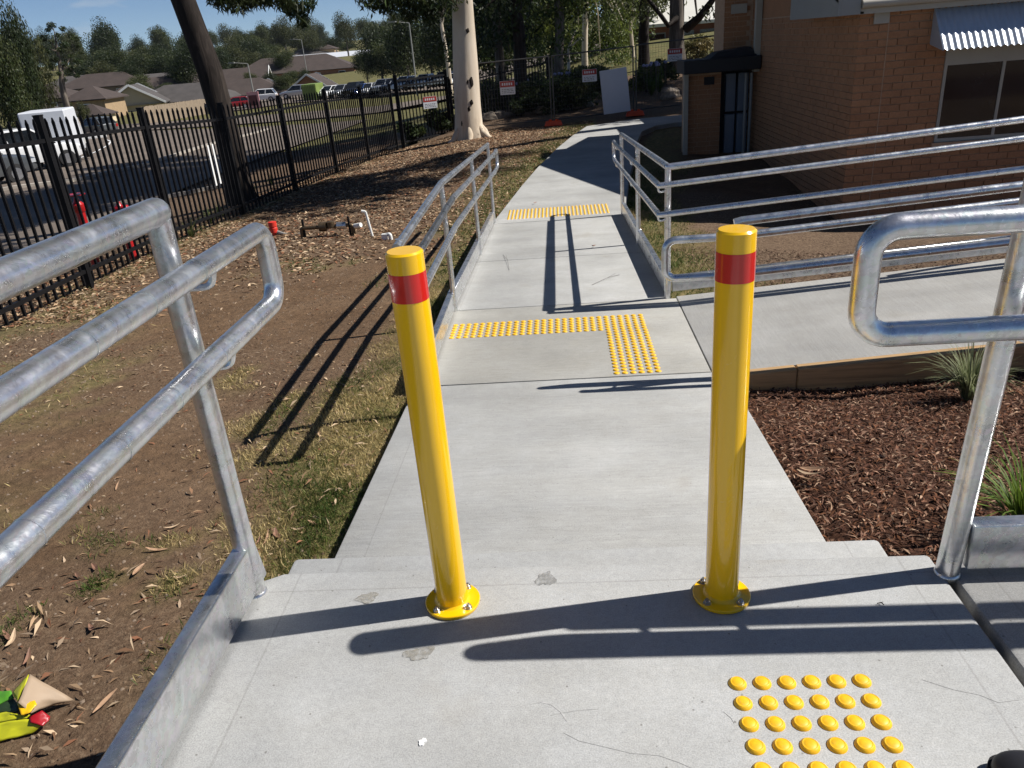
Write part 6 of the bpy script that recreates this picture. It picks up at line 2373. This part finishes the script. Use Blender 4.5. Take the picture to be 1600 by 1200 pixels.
def far_tree(px, pytop, d, hgt, wid, k, label, group=None, name='tree'):
    p = at(px, pytop, d)
    z0 = gz1(p[0], p[1])
    h = max(p[2] - z0, 3.0) if hgt is None else hgt
    z0 = p[2] - h if hgt is not None and p[2] - h < z0 else z0
    h = max(h, p[2] - z0)
    t = thing(name, (p[0], p[1], z0), label, 'tree', group, random.uniform(0, 6.28))
    for me, nm in ((TM, 'trunk'), (CM[k], 'crown')):
        o = bpy.data.objects.new(nm, me)
        o.scale = (wid, wid, h)
        link(o, t)
    return t


far_tree(2, 12, 62, None, 2.5, 0, 'tall dense dark tree at the far left edge')
far_tree(24, 10, 66, None, 1.9, 1, 'tall olive tree second from the left edge')
far_tree(-14, 50, 55, None, 2.8, 2, 'broad tree cut by the left edge of the photo')
far_tree(30, 95, 70, None, 2.4, 2, 'rounded tree below the tall left trees')
# open-branched tree with separate tufts
d = 80
cl = []
for (px, py) in [(80, 40), (98, 45), (75, 47), (90, 55), (110, 56), (118, 60), (68, 60), (60, 62), (80, 65), (103, 70), (122, 72), (128, 82), (95, 78), (75, 80), (110, 88), (85, 92), (65, 78), (122, 95), (100, 100), (78, 104), (110, 108), (92, 115), (120, 118), (75, 118), (100, 125)]:
    cl.append((*at(px, py, d + random.uniform(-1, 1)), random.uniform(.22, .42)))
p0 = at(98, 150, d)
z0 = gz1(p0[0], p0[1])
tree('open_tree', 'open branched tree with separate tufts right of the tall left trees', (p0[0], p0[1], z0), [(p0[0], p0[1], z0 - .2), tuple(at(98, 140, d)), tuple(at(95, 110, d)), tuple(at(90, 80, d)), tuple(at(85, 50, d))], [.3, .25, .18, .1, .04], cl, 3600, .17, .08, G_DARK, M_BARK_MID, 77, .2, limb_r=.4)
# the round lit tree group right of the big roofs
far_tree(668, 48, 129, None, 8.6, 3, 'sunlit light green tree left of the pale trunk')
far_tree(700, 62, 126, None, 6.1, 3, 'smaller sunlit green tree touching the pale trunk')
far_tree(630, 42, 136, None, 8.6, 2, 'green tree in the middle of the car park tree group')
far_tree(588, 45, 140, None, 7.9, 0, 'dark tree at the left of the car park tree group')
far_tree(608, 62, 133, None, 7.2, 2, 'mid green tree low in the car park tree group')
far_tree(568, 78, 147, None, 4.7, 0, 'small dark tree at the left foot of the car park tree group')
far_tree(625, 2, 115, None, 7.2, 0, 'tall dark tree rising behind the car park tree group')
far_tree(690, -10, 108, None, 8.3, 0, 'tall dark tree whose crown shows beside the pale trunk')
# single middle-distance trees named by place
MID = [(218, 68, 235, 15, 2, 'round tree right of the open branched tree'), (165, 80, 215, 16, 0, 'tree behind the two storey houses on the left'), (195, 78, 225, 15, 1, 'tree behind the two storey houses on the right'), (238, 72, 230, 14, 0, 'dark tree left of the dark trunk high on the ridge'),
       (285, 62, 160, 13, 0, 'large round dark tree left of the dark trunk'), (272, 80, 165, 9, 0, 'dark tree low beside the large round one'), (352, 58, 250, 16, 1, 'greyish tree just right of the dark trunk'), (395, 60, 240, 18, 0, 'dark broad tree right of the dark trunk'), (372, 72, 220, 16, 1, 'olive tree below the broad dark one'),
       (420, 68, 260, 14, 2, 'tree at the right end of the dark ridge trees'), (215, 118, 150, 9, 3, 'bright round tree above the cream gable'), (200, 100, 180, 10, 0, 'dark tree behind the tan house'), (515, 57, 350, 18, 0, 'dark tree on the far slope above the white roof'), (490, 66, 380, 20, 1, 'hazy tree on the far ridge'), (468, 75, 340, 18, 0, 'dark tree above the red brick house'), (540, 66, 360, 20, 2, 'tree at the right of the far slope'),
       (455, 128, 165, 7, 2, 'bush-like tree in front of the broad dark roof'), (475, 125, 160, 6, 0, 'dark small tree left of the green container'), (262, 150, 150, 6, 2, 'garden tree in front of the brown cottage'), (425, 125, 160, 6, 0, 'dark garden tree behind the red car'), (445, 150, 140, 6, 2, 'green hedge-like tree behind the pink signboard'), (110, 185, 95, 3, 3, 'rounded bush in front of the low garage wing'), (132, 190, 95, 2.6, 1, 'pale bush beside the rounded bush'), (390, 122, 170, 6, 3, 'bright small tree above the cottages')]
for (px, py, d, w_, k, lb) in MID:
    far_tree(px, py, d, None, w_ * .58, k, lb)
RB = random.Random(8)
for i in range(34):
    px = 125 + i * 9.6 + RB.uniform(-8, 8)
    far_tree(px, 84 + RB.uniform(-12, 16) - (px - 125) * .02, RB.uniform(195, 270), None, RB.uniform(6, 10), (0, 2, 0, 1)[i % 4], 'dark tree in the belt of trees above the roofs', 'belt of dark trees above the roofs')
# the continuous wooded ridge
RD_ = random.Random(3)
for i in range(70):
    px = RD_.uniform(-60, 700)
    d = RD_.uniform(300, 620)
    p = at(px, 100, d)
    z0 = gz1(p[0], p[1])
    h = RD_.uniform(9, 17)
    t = thing('tree', (p[0], p[1], z0 - .5), 'dark green tree in the distant wooded ridge across the valley', 'tree', 'trees of the distant wooded ridge', RD_.uniform(0, 6))
    for me, nm in ((TM, 'trunk'), (CM[i % 4], 'crown')):
        o = bpy.data.objects.new(nm, me)
        o.scale = (RD_.uniform(8, 13),) * 2 + (h,)
        link(o, t)

# distant hill
hc = at(430, 66, 1500)
us_ = np.linspace(-1, 1, 60)
A_, B_ = np.meshgrid(us_, us_)
hz_ = (hc[2] + 25) * np.exp(-(A_ / .33) ** 2 - (B_ / .5) ** 2) + 14 * np.exp(-((A_ + .5) / .4) ** 2 - (B_ / .5) ** 2) + 10 * np.exp(-((A_ - .5) / .5) ** 2 - (B_ / .5) ** 2) + 3 * (vnoise(A_ * 100, B_ * 100, 6, 3) - .5)
V = np.stack([hc[0] + A_ * 700, hc[1] + B_ * 500, hz_ - 25 + 20 * 0], -1).reshape(-1, 3)
ii = np.arange(3600).reshape(60, 60)
Fq = np.stack([ii[:-1, :-1], ii[:-1, 1:], ii[1:, 1:], ii[1:, :-1]], -1).reshape(-1, 4)
hill = fast_mesh('hill', V, Fq, plain('wooded_hill', (.035, .05, .022), .9, 0, .5, .05))
tag(hill, kind='structure')

# ------------------------------------------------------------------ air
hz = MB().box(-2600, 2600, -60, 2600, -30, 140).build('haze', bpy.data.materials.new('haze_air'))
hm = hz.data.materials[0]
hm.use_nodes = True
hm.node_tree.nodes.clear()
ho = hm.node_tree.nodes.new('ShaderNodeOutputMaterial')
hv = hm.node_tree.nodes.new('ShaderNodeVolumePrincipled')
hv.inputs['Color'].default_value = (0.82, 0.90, 1.0, 1)
hv.inputs['Density'].default_value = 0.00006
hv.inputs['Anisotropy'].default_value = 0.2
hm.node_tree.links.new(hv.outputs[0], ho.inputs['Volume'])
tag(hz, kind='stuff')
